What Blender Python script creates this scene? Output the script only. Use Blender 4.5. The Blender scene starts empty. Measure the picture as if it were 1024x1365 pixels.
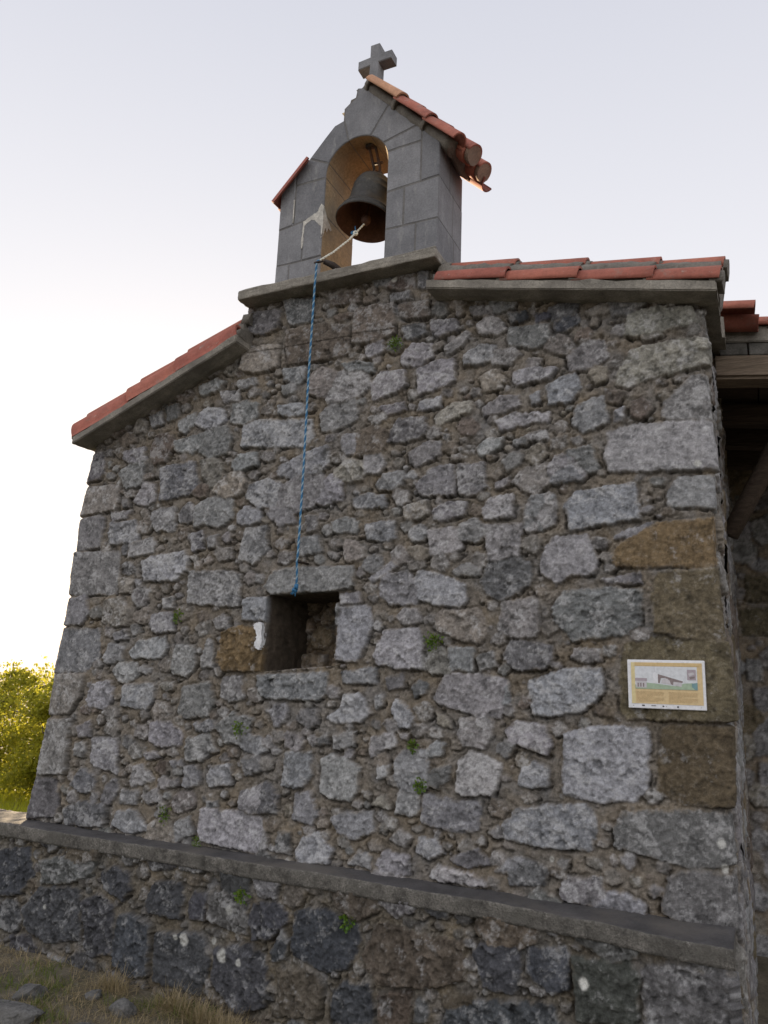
import bpy, bmesh, math, random
import numpy as np
from mathutils import Vector, Matrix
rad = math.radians
S = bpy.context.scene
COL = S.collection

# ------------------------------------------------------------------ camera
cam_d = bpy.data.cameras.new("camera"); cam = bpy.data.objects.new("camera", cam_d); COL.objects.link(cam)
cam_d.sensor_fit = 'VERTICAL'; cam_d.sensor_height = 36.0; cam_d.lens = 1037.58 / 1365 * 36.0
cam_d.clip_start = 0.05; cam_d.clip_end = 6000
Rt = Vector((0.9049, 0.4241, 0.0391)); Dn = Vector((-0.0573, 0.2123, -0.9755)); Fw = Vector((-0.4216, 0.8804, 0.2162))
m = Matrix((Rt, -Dn, -Fw)).transposed().to_4x4()
m = m.to_quaternion().to_matrix().to_4x4(); m.translation = Vector((0, -4.3, 1.65))
cam.matrix_world = m
S.camera = cam
# ------------------------------------------------------------------ light
HAZE_LOW, HAZE_HIGH, BACK_FILL, SKY_K = (3.45, 3.35, 3.35), (1.84, 1.90, 2.20), (4.4, 4.3, 4.35), 0.07
SUN_AZ, SUN_EL = -40.0, 6.0            # degrees from +Y towards +X; elevation
W = bpy.data.worlds.new("World"); S.world = W; W.use_nodes = True
wt = W.node_tree; bg = wt.nodes['Background']
sky = wt.nodes.new('ShaderNodeTexSky'); sky.sky_type = 'NISHITA'; sky.sun_disc = False
sky.sun_elevation = rad(SUN_EL); sky.sun_rotation = rad(SUN_AZ)
sky.air_density = 1.0; sky.dust_density = 3.0; sky.ozone_density = 1.5; sky.altitude = 100
# thin high haze over the clear sky: palest near the horizon, plus an added brighter sky behind the camera to lift the shaded wall
def wn(k, **kw):
    x = wt.nodes.new(k)
    for q, v in kw.items(): setattr(x, q, v)
    return x
tcw = wn('ShaderNodeTexCoord'); sepw = wn('ShaderNodeSeparateXYZ'); wt.links.new(tcw.outputs['Generated'], sepw.inputs[0])
def wr(src, a, b, c, d, it='SMOOTHSTEP'):
    x = wn('ShaderNodeMapRange', interpolation_type=it); x.inputs[1].default_value = a; x.inputs[2].default_value = b; x.inputs[3].default_value = c; x.inputs[4].default_value = d
    wt.links.new(src, x.inputs[0]); return x.outputs[0]
def wmix(f, a, b, mode='MIX'):
    x = wn('ShaderNodeMix', data_type='RGBA', blend_type=mode)
    for sock, v in ((x.inputs[0], f), (x.inputs[6], a), (x.inputs[7], b)):
        if isinstance(v, (int, float)): sock.default_value = v
        elif isinstance(v, tuple): sock.default_value = (*v, 1)
        else: wt.links.new(v, sock)
    return x.outputs[2]
hz = wmix(wr(sepw.outputs["Z"], 0.12, 0.88, 0, 1, "LINEAR"), HAZE_LOW, HAZE_HIGH)
hz = wmix(wr(sepw.outputs['Y'], 0.25, -0.75, 0, 1), hz, BACK_FILL)
skc = wmix(1.0, sky.outputs[0], (SKY_K, SKY_K, SKY_K), 'MULTIPLY')
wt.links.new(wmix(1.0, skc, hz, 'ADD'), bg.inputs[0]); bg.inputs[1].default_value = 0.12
sun_d = bpy.data.lights.new("sun", 'SUN'); sun = bpy.data.objects.new("sun", sun_d); COL.objects.link(sun)
sun_d.energy = 5.0; sun_d.angle = rad(0.5); sun_d.color = (1.0, 0.76, 0.48)
sv = Vector((math.sin(rad(SUN_AZ)) * math.cos(rad(SUN_EL)), math.cos(rad(SUN_AZ)) * math.cos(rad(SUN_EL)), math.sin(rad(SUN_EL))))
sun.rotation_euler = (-sv).to_track_quat('-Z', 'Y').to_euler()
S.view_settings.view_transform = 'Standard'; S.view_settings.look = 'None'
S.view_settings.exposure = 1.36; S.view_settings.gamma = 1.0

# ------------------------------------------------------------------ helpers
def put(o, parent=None, label=None, cat=None, group=None, kind=None):
    COL.objects.link(o)
    if parent is not None: o.parent = parent
    if label: o['label'] = label
    if cat: o['category'] = cat
    if group: o['group'] = group
    if kind: o['kind'] = kind
    return o
def thing(name, label, cat, group=None, loc=(0, 0, 0)):
    o = bpy.data.objects.new(name, None); o.empty_display_size = .1; o.location = loc
    put(o, None, label, cat, group); return o
def from_bm(name, bm, mat, parent=None, smooth=False, **kw):
    me = bpy.data.meshes.new(name); bm.normal_update(); bm.to_mesh(me); bm.free()
    for mm in (mat if isinstance(mat, list) else [mat]): me.materials.append(mm)
    if smooth: me.polygons.foreach_set('use_smooth', [True] * len(me.polygons))
    o = bpy.data.objects.new(name, me)
    if parent is not None and parent.location.length > 0 and 'local' not in kw:
        o.location = -parent.location
    kw.pop('local', None)
    return put(o, parent, **kw)
def from_arrays(name, V, F, mat, parent=None, col=None, stone=None, smooth=True, midx=None, **kw):
    V = np.asarray(V, dtype=np.float32).reshape(-1, 3); F = np.asarray(F, dtype=np.int32)
    used = np.zeros(len(V), bool); used[F.ravel()] = True
    remap = np.cumsum(used) - 1; F = remap[F].astype(np.int32); V = V[used]
    k = F.shape[1]
    me = bpy.data.meshes.new(name)
    me.vertices.add(len(V)); me.vertices.foreach_set('co', V.ravel())
    me.loops.add(F.size); me.loops.foreach_set('vertex_index', F.ravel())
    me.polygons.add(len(F))
    me.polygons.foreach_set('loop_start', np.arange(0, F.size, k, dtype=np.int32))
    me.polygons.foreach_set('loop_total', np.full(len(F), k, np.int32))
    if smooth: me.polygons.foreach_set('use_smooth', np.ones(len(F), bool))
    for mm in (mat if isinstance(mat, list) else [mat]): me.materials.append(mm)
    if midx is not None: me.polygons.foreach_set('material_index', np.asarray(midx, np.int32))
    if col is not None:
        a = me.attributes.new('Col', 'FLOAT_COLOR', 'POINT')
        c = np.ones((len(V), 4), np.float32); c[:, :3] = np.asarray(col).reshape(-1, 3)[used]
        a.data.foreach_set('color', c.ravel())
    if stone is not None:
        a = me.attributes.new('stone', 'FLOAT', 'POINT')
        a.data.foreach_set('value', np.asarray(stone, np.float32).ravel()[used])
    me.update(); me.validate()
    return put(bpy.data.objects.new(name, me), parent, **kw)
def box(bm, x0, x1, y0, y1, z0, z1, bev=0, seg=1):
    r = bmesh.ops.create_cube(bm, size=1)
    for v in r['verts']:
        v.co = Vector(((x0 + x1) / 2 + v.co.x * (x1 - x0), (y0 + y1) / 2 + v.co.y * (y1 - y0), (z0 + z1) / 2 + v.co.z * (z1 - z0)))
    if bev:
        ed = list({e for v in r['verts'] for e in v.link_edges})
        bmesh.ops.bevel(bm, geom=ed, offset=bev, segments=seg, affect='EDGES', profile=.5)
    return r['verts']
def prism(bm, pts, y0, y1, bev=0):
    "polygon in x-z extruded from y0 to y1"
    a = [bm.verts.new((x, y0, z)) for x, z in pts]; b = [bm.verts.new((x, y1, z)) for x, z in pts]
    n = len(pts); fs = [bm.faces.new(a), bm.faces.new(b[::-1])]
    for i in range(n): fs.append(bm.faces.new((a[i], b[i], b[(i + 1) % n], a[(i + 1) % n])))
    bmesh.ops.recalc_face_normals(bm, faces=fs)
    if bev:
        ed = [e for e in fs[0].edges] + [e for e in fs[1].edges]
        bmesh.ops.bevel(bm, geom=ed, offset=bev, segments=1, affect='EDGES')
def tube(bm, pts, r, n=8, mat=0, cap=True):
    pts = [Vector(p) for p in pts]; rings = []
    rr = r if isinstance(r, (list, tuple)) else [r] * len(pts)
    up = Vector((0.31, 0.2, 0.93))
    for i, p in enumerate(pts):
        d = (pts[min(i + 1, len(pts) - 1)] - pts[max(i - 1, 0)]).normalized()
        s = d.cross(up)
        if s.length < .05: s = d.cross(Vector((1, 0, 0)))
        s.normalize(); t = d.cross(s).normalized(); up = s.cross(d)
        rings.append([bm.verts.new(p + (s * math.cos(a) + t * math.sin(a)) * rr[i]) for a in [2 * math.pi * k / n for k in range(n)]])
    for a, b in zip(rings, rings[1:]):
        for k in range(n):
            f = bm.faces.new((a[k], a[(k + 1) % n], b[(k + 1) % n], b[k])); f.material_index = mat; f.smooth = True
    if cap:
        bm.faces.new(rings[0][::-1]).material_index = mat; bm.faces.new(rings[-1]).material_index = mat
def lathe(bm, prof, n=48, M=Matrix.Identity(4), mat=0):
    rings = []
    for r, z in prof:
        if r < 1e-5: rings.append([bm.verts.new(M @ Vector((0, 0, z)))])
        else: rings.append([bm.verts.new(M @ Vector((r * math.cos(2 * math.pi * k / n), r * math.sin(2 * math.pi * k / n), z))) for k in range(n)])
    for a, b in zip(rings, rings[1:]):
        for k in range(n):
            k2 = (k + 1) % n
            if len(a) == 1 and len(b) == 1: continue
            if len(a) == 1: f = bm.faces.new((a[0], b[k2], b[k]))
            elif len(b) == 1: f = bm.faces.new((a[k], a[k2], b[0]))
            else: f = bm.faces.new((a[k], a[k2], b[k2], b[k]))
            f.smooth = True; f.material_index = mat
# ---- numpy gradient noise
def perlin(x, y, seed=0):
    x = np.asarray(x, np.float32); y = np.asarray(y, np.float32)
    tab = np.random.RandomState(seed).permutation(256); tab = np.concatenate([tab, tab, tab[:2]])
    ang = np.random.RandomState(seed + 77).rand(256).astype(np.float32) * 2 * np.pi
    gx, gy = np.cos(ang), np.sin(ang)
    xi = np.floor(x).astype(np.int32); yi = np.floor(y).astype(np.int32); xf = x - xi; yf = y - yi
    xi &= 255; yi &= 255
    u = xf * xf * xf * (xf * (xf * 6 - 15) + 10); v = yf * yf * yf * (yf * (yf * 6 - 15) + 10)
    def g(ix, iy, fx, fy):
        h = tab[tab[ix] + iy] & 255
        return gx[h] * fx + gy[h] * fy
    a = g(xi, yi, xf, yf); b = g((xi + 1) & 255, yi, xf - 1, yf)
    c = g(xi, (yi + 1) & 255, xf, yf - 1); d = g((xi + 1) & 255, (yi + 1) & 255, xf - 1, yf - 1)
    return (a + u * (b - a) + v * ((c + u * (d - c)) - (a + u * (b - a)))) * 1.5
def fbm(x, y, f, octv, seed, gain=.55):
    s = 0; a = 1; t = 0
    for k in range(octv):
        s = s + a * perlin(x * f + 13.7 * k, y * f - 7.3 * k, seed + k); t += a; a *= gain; f *= 2.03
    return s / t
def facets(x, y, f, seed):
    "broken-rock facets: every cell of a jittered grid is a small tilted plane"
    x = np.asarray(x, np.float32) * f; y = np.asarray(y, np.float32) * f; rs = np.random.RandomState(seed); T = rs.rand(64, 64, 5).astype(np.float32)
    xi = np.floor(x).astype(np.int32); yi = np.floor(y).astype(np.int32); best = np.full(x.shape, 9., np.float32); out = np.zeros(x.shape, np.float32)
    for dx in (-1, 0, 1):
        for dy in (-1, 0, 1):
            q = T[(yi + dy) & 63, (xi + dx) & 63]; ex = x - (xi + dx + q[..., 0]); ey = y - (yi + dy + q[..., 1]); d = ex * ex + ey * ey; k = d < best
            best = np.where(k, d, best); out = np.where(k, ex * (q[..., 2] - .5) * 1.6 + ey * (q[..., 3] - .6) * 1.6 + (q[..., 4] - .5) * .7, out)
    return out
def sstep(a, b, x):
    t = np.clip((x - a) / (b - a), 0, 1); return t * t * (3 - 2 * t)
def sd_poly(px, pz, poly):
    d = np.full(px.shape, 1e9, np.float32); inside = np.zeros(px.shape, bool); n = len(poly)
    for i in range(n):
        ax, az = poly[i]; bx, bz = poly[(i + 1) % n]
        ex, ez = bx - ax, bz - az; wx, wz = px - ax, pz - az
        t = np.clip((wx * ex + wz * ez) / (ex * ex + ez * ez + 1e-12), 0, 1)
        d = np.minimum(d, (wx - ex * t) ** 2 + (wz - ez * t) ** 2)
        c = (az > pz) != (bz > pz)
        inside ^= c & (px < (bx - ax) * (pz - az) / ((bz - az) if abs(bz - az) > 1e-9 else 1e-9) + ax)
    return np.where(inside, -1, 1) * np.sqrt(d)

TONE = {'w': (.36, .28, .20), 'w2': (.27, .21, .15), 'L': (.262, .264, .278), 'l': (.228, .229, .24), 'g': (.182, .182, .19), 'd': (.12, .12, .126), 'dg': (.15, .15, .152),
        'dd': (.065, .068, .08), 'db': (.115, .095, .082), 't': (.205, .188, .165), 'tl': (.262, .25, .225), 'u': (.185, .175, .168), 'b': (.15, .108, .062),
        'b2': (.128, .106, .07), 'b3': (.098, .076, .05), 'D': (.055, .058, .066), 'Dd': (.09, .09, .093), 'DB': (.08, .066, .052), 'DG': (.05, .054, .05)}
class Relief:
    """relief height, colour and stone mask of a rubble wall on a flat raster (P along the wall, Z up)"""
    def __init__(s, P0, P1, Z0, Z1, res, stones, seed, mortar=(.157, .137, .114), fills=(), fill_tones='gggltd', fill_col_mix=.35, prot=(.009, .021), rough=1.0, spots=()):
        s.P0, s.Z0, s.res = P0, Z0, res
        nx, nz = int((P1 - P0) / res) + 2, int((Z1 - Z0) / res) + 2
        X, Z = np.meshgrid(P0 + np.arange(nx) * res, Z0 + np.arange(nz) * res)
        X = X.astype(np.float32); Z = Z.astype(np.float32); rs = random.Random(seed)
        wx = X + .013 * fbm(X, Z, 14, 3, seed + 1) + .006 * perlin(X * 60, Z * 60, seed + 4)
        wz = Z + .013 * fbm(X, Z, 14, 3, seed + 2) + .006 * perlin(X * 60, Z * 60, seed + 5)
        D = np.full(X.shape, .5, np.float32); ID = np.full(X.shape, -1, np.int32); info = []
        def add(poly, tone, relief, mixm, flat=None):
            cx = sum(p[0] for p in poly) / len(poly); cz = sum(p[1] for p in poly) / len(poly)
            size = math.sqrt(abs(sum(poly[i][0] * poly[(i + 1) % len(poly)][1] - poly[(i + 1) % len(poly)][0] * poly[i][1] for i in range(len(poly)))) / 2)
            r = min(.02, .10 * size); k = 1 - 1.5 * r / max(size, .02)
            sp = [(cx + (x - cx) * k, cz + (z - cz) * k) for x, z in poly]
            x0 = min(p[0] for p in poly) - .06; x1 = max(p[0] for p in poly) + .06; z0 = min(p[1] for p in poly) - .06; z1 = max(p[1] for p in poly) + .06
            i0 = max(0, int((x0 - P0) / res)); i1 = min(nx, int((x1 - P0) / res) + 1); j0 = max(0, int((z0 - Z0) / res)); j1 = min(nz, int((z1 - Z0) / res) + 1)
            if i1 <= i0 or j1 <= j0: return
            sd = sd_poly(wx[j0:j1, i0:i1], wz[j0:j1, i0:i1], sp) - r
            sub = D[j0:j1, i0:i1]; up = sd < sub
            sub[up] = sd[up]; ID[j0:j1, i0:i1][up] = len(info)
            c = np.array(TONE[tone]) * (1 + rs.uniform(-.13, .13)) * np.array([1 + rs.uniform(-.04, .05), 1, 1 + rs.uniform(-.05, .04)])
            c = c * (1 - mixm) + np.array(mortar) * mixm
            info.append((cx, cz, size, relief, rs.uniform(-.10, .10), rs.uniform(-.12, .07), c[0], c[1], c[2], rs.random() * (.0 if tone[0] == 'b' else 1), rs.uniform(.45, 1.0) if flat is None else flat))
        for tone, poly in stones: add(poly, tone.lstrip('q'), rs.uniform(*prot) * (.75 if tone[0] == 'q' else 1), 0, .30 if tone[0] == 'q' else None)
        for count, r0, r1, asp, gap, rel in fills:
            for _ in range(count):
                x = rs.uniform(P0, P1); z = rs.uniform(Z0, Z1); r = rs.uniform(r0, r1)
                j, i = int((z - Z0) / res), int((x - P0) / res)
                if j >= nz or i >= nx or D[j, i] < r * gap: continue
                n = rs.randint(5, 8); a0 = rs.random() * 6.28; tl = rs.gauss(0, .2); ax = rs.uniform(1.0, asp)
                poly = []
                for q in range(n):
                    a = a0 + 6.283 * q / n + rs.uniform(-.25, .25); rr = r * rs.uniform(.8, 1.15)
                    u, v = rr * math.cos(a) * ax, rr * math.sin(a)
                    poly.append((x + u * math.cos(tl) - v * math.sin(tl), z + u * math.sin(tl) + v * math.cos(tl)))
                t = fill_tones[rs.randrange(len(fill_tones))] if isinstance(fill_tones, str) else rs.choice(fill_tones)
                add(poly, t, rel * rs.uniform(.3, 1.1), fill_col_mix * rs.uniform(.3, 1.6) if r < .07 else .1)
        info = np.array(info, np.float32) if info else np.zeros((1, 11), np.float32)
        I = info[np.maximum(ID, 0)]
        stone = sstep(.003, -.006, D) * (ID >= 0)
        big = np.clip(I[..., 2] / .16, .25, 1)
        n1 = fbm(X, Z, 9, 4, seed + 11); n2 = fbm(X, Z, 32, 4, seed + 15); n3 = fbm(X, Z, 85, 3, seed + 19); rid = 1 - np.abs(fbm(X, Z, 22, 3, seed + 23)) * 2.4
        dome = sstep(.004, -.015, D) ** .7
        hs = I[..., 3] * (.45 + .55 * dome) + ((X - I[..., 0]) * I[..., 4] + (Z - I[..., 1]) * I[..., 5]) * big * .8
        hs = hs + rough * (.4 + .6 * I[..., 10]) * (.0065 * n2 + .0040 * n3 + .007 * np.clip(rid, -1, 1) * big + .012 * n1)
        fa = facets(wx + .02 * n1, wz + .02 * n2, 17, seed + 3); fb = facets(wx + .01 * n2, wz + .01 * n3, 42, seed + 6)
        hs = hs + rough * I[..., 10] * (.0150 * fa + .0075 * fb)
        smo = sstep(-.15, .25, fbm(X, Z, 4.3, 3, seed + 9)); rg = 1.15 - .85 * smo
        hm = (.006 * fb + .004 * fa + .011 * n2 + .007 * n3) * rg - .004 + .013 * n1
        crev = np.exp(-((D - .003) / .0058) ** 2) * sstep(-.30, .30, fbm(X, Z, 7, 3, seed + 31)) * (.5 + .5 * (Z < I[..., 1] + .0 * X))
        pit = sstep(.34, .55, fbm(X, Z, 12, 3, seed + 41)) * (1 - stone)
        s.h = (hm * (1 - stone) + np.maximum(hs, hm * .5 - .004) * stone - .030 * crev * (1 - .5 * stone) - .02 * pit).astype(np.float32)
        # ---- colour of the stuff itself: mortar, stone, lichen crust, dark crust; crevices also get painted shade
        mo = np.array(mortar, np.float32)
        cm = mo[None, None] * (1 + .35 * n1 + .5 * n2 + .5 * n3 + .25 * fb)[..., None]
        gm = sstep(.0, .35, fbm(X, Z, 5.5, 4, seed + 57))[..., None] * .7
        cm = cm * (1 - gm) + np.array([.17, .16, .15]) * (1 + .5 * n2 + .5 * n3 + .3 * fb)[..., None] * gm
        cm = cm * (1 + (np.array([.10, .02, -.12])[None, None] * (fbm(X, Z, 3.1, 3, seed + 51) * 1.6)[..., None]))
        grav = sstep(.30, .42, perlin(X * 75, Z * 75, seed + 55)) * .45
        grav = grav * rg
        cm = cm * (1 - grav[..., None]) + np.array([.25, .23, .2]) * grav[..., None]
        cs = I[..., 6:9] * (1 + .30 * n1 + .55 * n2 + .40 * n3 + .50 * fa * I[..., 10] + .35 * fb)[..., None]
        lum = I[..., 6:9].mean(-1)
        wq = .05 * n2
        li = sstep(.08, .26, fbm(X + wq, Z - wq, 10, 5, seed + 61, .72) + .18 * n3 + .25 * fb + (I[..., 9] - .55) * .35) * .50
        lic = np.array([.40, .40, .405], np.float32)[None, None] * np.clip(.5 + 1.2 * lum / .3, .5, 1.1)[..., None]
        cs = cs * (1 - li[..., None]) + lic * li[..., None]
        dk = sstep(.12, .30, fbm(X - wq, Z + wq, 9, 5, seed + 71, .7)) * .5
        cs = cs * (1 - dk[..., None] * .85)
        # soil-coloured wash creeping over the stone rims
        rim = sstep(-.025, .0, D) * sstep(-.2, .3, fbm(X, Z, 16, 3, seed + 81)) * .85
        cs = cs * (1 - rim[..., None]) + cm * 1.05 * rim[..., None]
        c = cm * (1 - stone[..., None]) + cs * stone[..., None]
        c = c * (1 - .6 * np.clip(crev, 0, 1)[..., None])  # shade painted into the crevices, stronger below each stone's middle
        for (x, z, r, br) in spots:
            d = np.hypot(X - x + .16 * r * perlin(X * 40, Z * 40, 5), (Z - z) * .85 + .16 * r * perlin(X * 40, Z * 40, 6))
            k = (sstep(r * 1.05, r * .7, d) * (.75 + .4 * n3))[..., None]
            c = c * (1 - k) + np.array([br, br, br * .95]) * k
        s.c = np.clip(c, .012, .75).astype(np.float32); s.m = stone.astype(np.float32); s.nx, s.nz = nx, nz
    def __call__(s, P, Z):
        u = np.clip((P - s.P0) / s.res, 0, s.nx - 1.001); v = np.clip((Z - s.Z0) / s.res, 0, s.nz - 1.001)
        i = u.astype(int); j = v.astype(int); a = u - i; b = v - j
        def bl(A):
            aa, bb = (a, b) if A.ndim == 2 else (a[..., None], b[..., None])
            return A[j, i] * (1 - aa) * (1 - bb) + A[j, i + 1] * aa * (1 - bb) + A[j + 1, i] * (1 - aa) * bb + A[j + 1, i + 1] * aa * bb
        return bl(s.h), bl(s.c), bl(s.m)
def grid_faces(nr, nc, keep=None):
    idx = np.arange(nr * nc).reshape(nr, nc)
    F = np.stack([idx[:-1, :-1], idx[:-1, 1:], idx[1:, 1:], idx[1:, :-1]], -1)
    return F[keep] if keep is not None else F.reshape(-1, 4)
def panel(name, org, ud, n, w, h, R, parent, res=.012, P0=0, Z0=None, **kw):
    "flat rubble panel: org lower-left corner, ud direction of P, n outward normal"
    nc, nr = int(w / res) + 1, int(h / res) + 1
    U, Vv = np.meshgrid(np.linspace(0, w, nc), np.linspace(0, h, nr))
    hh, c, mk = R(P0 + U, (org[2] if Z0 is None else Z0) + Vv)
    ud = np.array(ud, float); n = np.array(n, float)
    pos = np.array(org)[None, None] + U[..., None] * ud + Vv[..., None] * np.array([0, 0, 1.]) + hh[..., None] * n
    F = grid_faces(nr, nc)
    if np.dot(np.cross(ud, [0, 0, 1.]), n) < 0: F = F[:, ::-1]
    return from_arrays(name, pos, F, M['rubble'], parent, c, mk, **kw)
# ------------------------------------------------------------------ materials
M = {}
class NT:
    def __init__(s, name):
        s.m = bpy.data.materials.new(name); s.m.use_nodes = True; s.t = s.m.node_tree
        s.b = s.t.nodes['Principled BSDF']; s.b.inputs['Roughness'].default_value = .9; s.b.inputs['Specular IOR Level'].default_value = .25
        s.tc = s.n('ShaderNodeTexCoord').outputs['Object']; M[name] = s.m
    def n(s, k, **kw):
        x = s.t.nodes.new(k)
        for a, v in kw.items(): setattr(x, a, v)
        return x
    def L(s, a, b): s.t.links.new(a, b)
    def noise(s, scale, detail=4, rough=.6, vec=None, sc=None):
        x = s.n('ShaderNodeTexNoise'); x.inputs['Scale'].default_value = scale; x.inputs['Detail'].default_value = detail; x.inputs['Roughness'].default_value = rough
        v = vec or s.tc
        if sc:
            mp = s.n('ShaderNodeMapping'); mp.inputs['Scale'].default_value = sc; s.L(v, mp.inputs['Vector']); v = mp.outputs[0]
        s.L(v, x.inputs['Vector']); return x.outputs['Fac']
    def rng(s, f, a, b, c, d):
        x = s.n('ShaderNodeMapRange'); x.inputs[1].default_value = a; x.inputs[2].default_value = b; x.inputs[3].default_value = c; x.inputs[4].default_value = d
        s.L(f, x.inputs[0]); return x.outputs[0]
    def mix(s, f, a, b, mode='MIX'):
        x = s.n('ShaderNodeMix', data_type='RGBA', blend_type=mode)
        for sock, v in ((x.inputs[0], f), (x.inputs[6], a), (x.inputs[7], b)):
            if isinstance(v, (int, float)): sock.default_value = v
            elif isinstance(v, tuple): sock.default_value = (*v, 1)
            else: s.L(v, sock)
        return x.outputs[2]
    def math(s, op, a, b):
        x = s.n('ShaderNodeMath', operation=op)
        for sock, v in ((x.inputs[0], a), (x.inputs[1], b)):
            if isinstance(v, (int, float)): sock.default_value = v
            else: s.L(v, sock)
        return x.outputs[0]
    def bump(s, hts, dist=.01):
        prev = None
        for f, st in hts:
            x = s.n('ShaderNodeBump'); x.inputs['Strength'].default_value = st; x.inputs['Distance'].default_value = dist; s.L(f, x.inputs['Height'])
            if prev is not None: s.L(prev, x.inputs['Normal'])
            prev = x.outputs[0]
        s.L(prev, s.b.inputs['Normal'])
    def base(s, c):
        if isinstance(c, tuple): s.b.inputs['Base Color'].default_value = (*c, 1)
        else: s.L(c, s.b.inputs['Base Color'])
def scl(c, k): return tuple(x * k for x in c)
def mottled(name, c, amt=.35, s1=7, s2=60, bump=.35, rough=.9, tint=None, spots=None, dist=.006):
    t = NT(name); n1 = t.noise(s1, 6, .65); n2 = t.noise(s2, 5, .7)
    a = t.mix(t.rng(n1, .3, .7, 0, 1), scl(c, 1 - amt), scl(c, 1 + amt))
    a = t.mix(1.0, a, t.mix(t.rng(n2, .3, .7, 0, 1), scl((1, 1, 1), 1 - amt), scl((1, 1, 1), 1 + amt * .6)), 'MULTIPLY')
    if tint: a = t.mix(t.rng(t.noise(s1 * .45, 5, .6), .48, .66, 0, .75), a, tint)
    if spots: a = t.mix(t.rng(t.noise(s1 * 3.1, 6, .75), .60, .68, 0, .6), a, spots)
    t.base(a); t.b.inputs['Roughness'].default_value = rough
    t.bump([(n1, bump), (n2, bump)], dist); return t
t = NT('rubble')
at = t.n('ShaderNodeAttribute', attribute_name='Col').outputs['Color']; st = t.n('ShaderNodeAttribute', attribute_name='stone').outputs['Fac']
f1 = t.noise(95, 5, .75); f2 = t.noise(28, 6, .72); f3 = t.noise(230, 3, .7)
c = t.mix(1.0, at, t.mix(t.rng(f1, .3, .7, 0, 1), (.78, .78, .78), (1.2, 1.2, 1.2)), 'MULTIPLY')
c = t.mix(1.0, c, t.mix(t.rng(f3, .3, .7, 0, 1), (.72, .72, .72), (1.25, 1.25, 1.25)), 'MULTIPLY')
pale = t.math('MULTIPLY', t.math('MULTIPLY', t.rng(f2, .52, .68, 0, .45), st), t.rng(f1, .42, .56, 0, 1))
sep = t.n('ShaderNodeRGBToBW'); t.L(at, sep.inputs[0])
pale = t.math('MULTIPLY', pale, t.rng(sep.outputs[0], .05, .2, .25, 1))
c = t.mix(t.math('MULTIPLY', pale, .7), c, (.44, .44, .435))
t.base(c); t.bump([(f2, .5), (f1, .35), (f3, .25)], .007)
t.b.inputs['Roughness'].default_value = .92; t.b.inputs['Specular IOR Level'].default_value = .2
t = NT('ashlar'); g_ = t.n('ShaderNodeNewGeometry').outputs['Random Per Island']; n1 = t.noise(5, 6, .7); n2 = t.noise(75, 5, .75); n3 = t.noise(16, 6, .75, sc=(1, 1, .22))
a = t.mix(g_, (.160, .163, .176), (.215, .217, .23)); a = t.mix(1.0, a, t.mix(t.rng(n1, .3, .7, 0, 1), (.74, .74, .74), (1.25, 1.24, 1.22)), 'MULTIPLY')
a = t.mix(1.0, a, t.mix(t.rng(n2, .3, .7, 0, 1), (.78, .78, .78), (1.2, 1.2, 1.2)), 'MULTIPLY'); a = t.mix(t.rng(n3, .56, .70, 0, .55), a, (.33, .325, .315)); a = t.mix(t.rng(n3, .42, .30, 0, .5), a, (.10, .098, .095))
t.base(a); t.bump([(n1, .4), (n3, .4), (n2, .4)], .005)
mottled('ashlar_warm_bounce', (.29, .215, .13), .3, 6, 60, .3, .85, tint=(.24, .20, .15), spots=(.42, .34, .22), dist=.004)
mottled('joint_mortar', (.15, .145, .14), .25, 9, 90, .3)
mottled('concrete', (.24, .222, .192), .36, 8, 90, .7, .92, tint=(.14, .128, .112), spots=(.31, .29, .25), dist=.008)
mottled('seat_top', (.070, .067, .069), .3, 5, 85, .4, .8, tint=(.115, .105, .095), dist=.005)
mottled('seat_edge', (.130, .122, .110), .6, 14, 95, .9, .9, tint=(.10, .095, .085), spots=(.30, .29, .27), dist=.010)
mottled('tile_mortar', (.17, .155, .135), .3, 8, 70, .6, dist=.01)
t = NT('tile'); g_ = t.n('ShaderNodeNewGeometry').outputs['Random Per Island']; n1 = t.noise(7, 6, .7); n2 = t.noise(60, 5, .75)
a = t.mix(g_, (.30, .10, .075), (.42, .155, .105)); a = t.mix(1.0, a, t.mix(t.rng(n1, .3, .7, 0, 1), (.72, .74, .76), (1.18, 1.18, 1.18)), 'MULTIPLY'); a = t.mix(1.0, a, t.mix(t.rng(n2, .3, .7, 0, 1), (.82, .82, .82), (1.15, 1.15, 1.15)), 'MULTIPLY')
a = t.mix(t.rng(t.noise(11, 6, .75), .56, .68, 0, .6), a, (.22, .17, .14)); a = t.mix(t.rng(t.noise(19, 6, .75), .60, .66, 0, .5), a, (.34, .30, .26))
t.base(a); t.b.inputs['Roughness'].default_value = .82; t.bump([(n1, .3), (n2, .3)], .004)
mottled('tile_tan', (.46, .25, .15), .2, 8, 60, .25, .8, dist=.003)
mottled('clay_end', (.30, .20, .15), .3, 9, 70, .5, tint=(.22, .18, .15))
mottled('plaster', (.47, .45, .41), .3, 14, 70, .3)
mottled('paint_white', (.60, .61, .63), .2, 14, 70, .2, .7)
mottled('block', (.12, .115, .105), .4, 8, 80, .6, tint=(.075, .07, .062))
mottled('iron', (.045, .035, .03), .4, 12, 90, .4, .7, tint=(.11, .05, .025))
mottled('bronze', (.045, .043, .040), .4, 7, 60, .25, .55, tint=(.085, .068, .045), spots=(.13, .12, .10), dist=.003); M['bronze'].node_tree.nodes['Principled BSDF'].inputs['Metallic'].default_value = .35
mottled('bronze_inside', (.075, .038, .026), .3, 7, 60, .2, .7)
mottled('fieldstone', (.15, .148, .145), .5, 9, 60, .9, .9, tint=(.09, .085, .075), spots=(.27, .27, .26), dist=.014)
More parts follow.
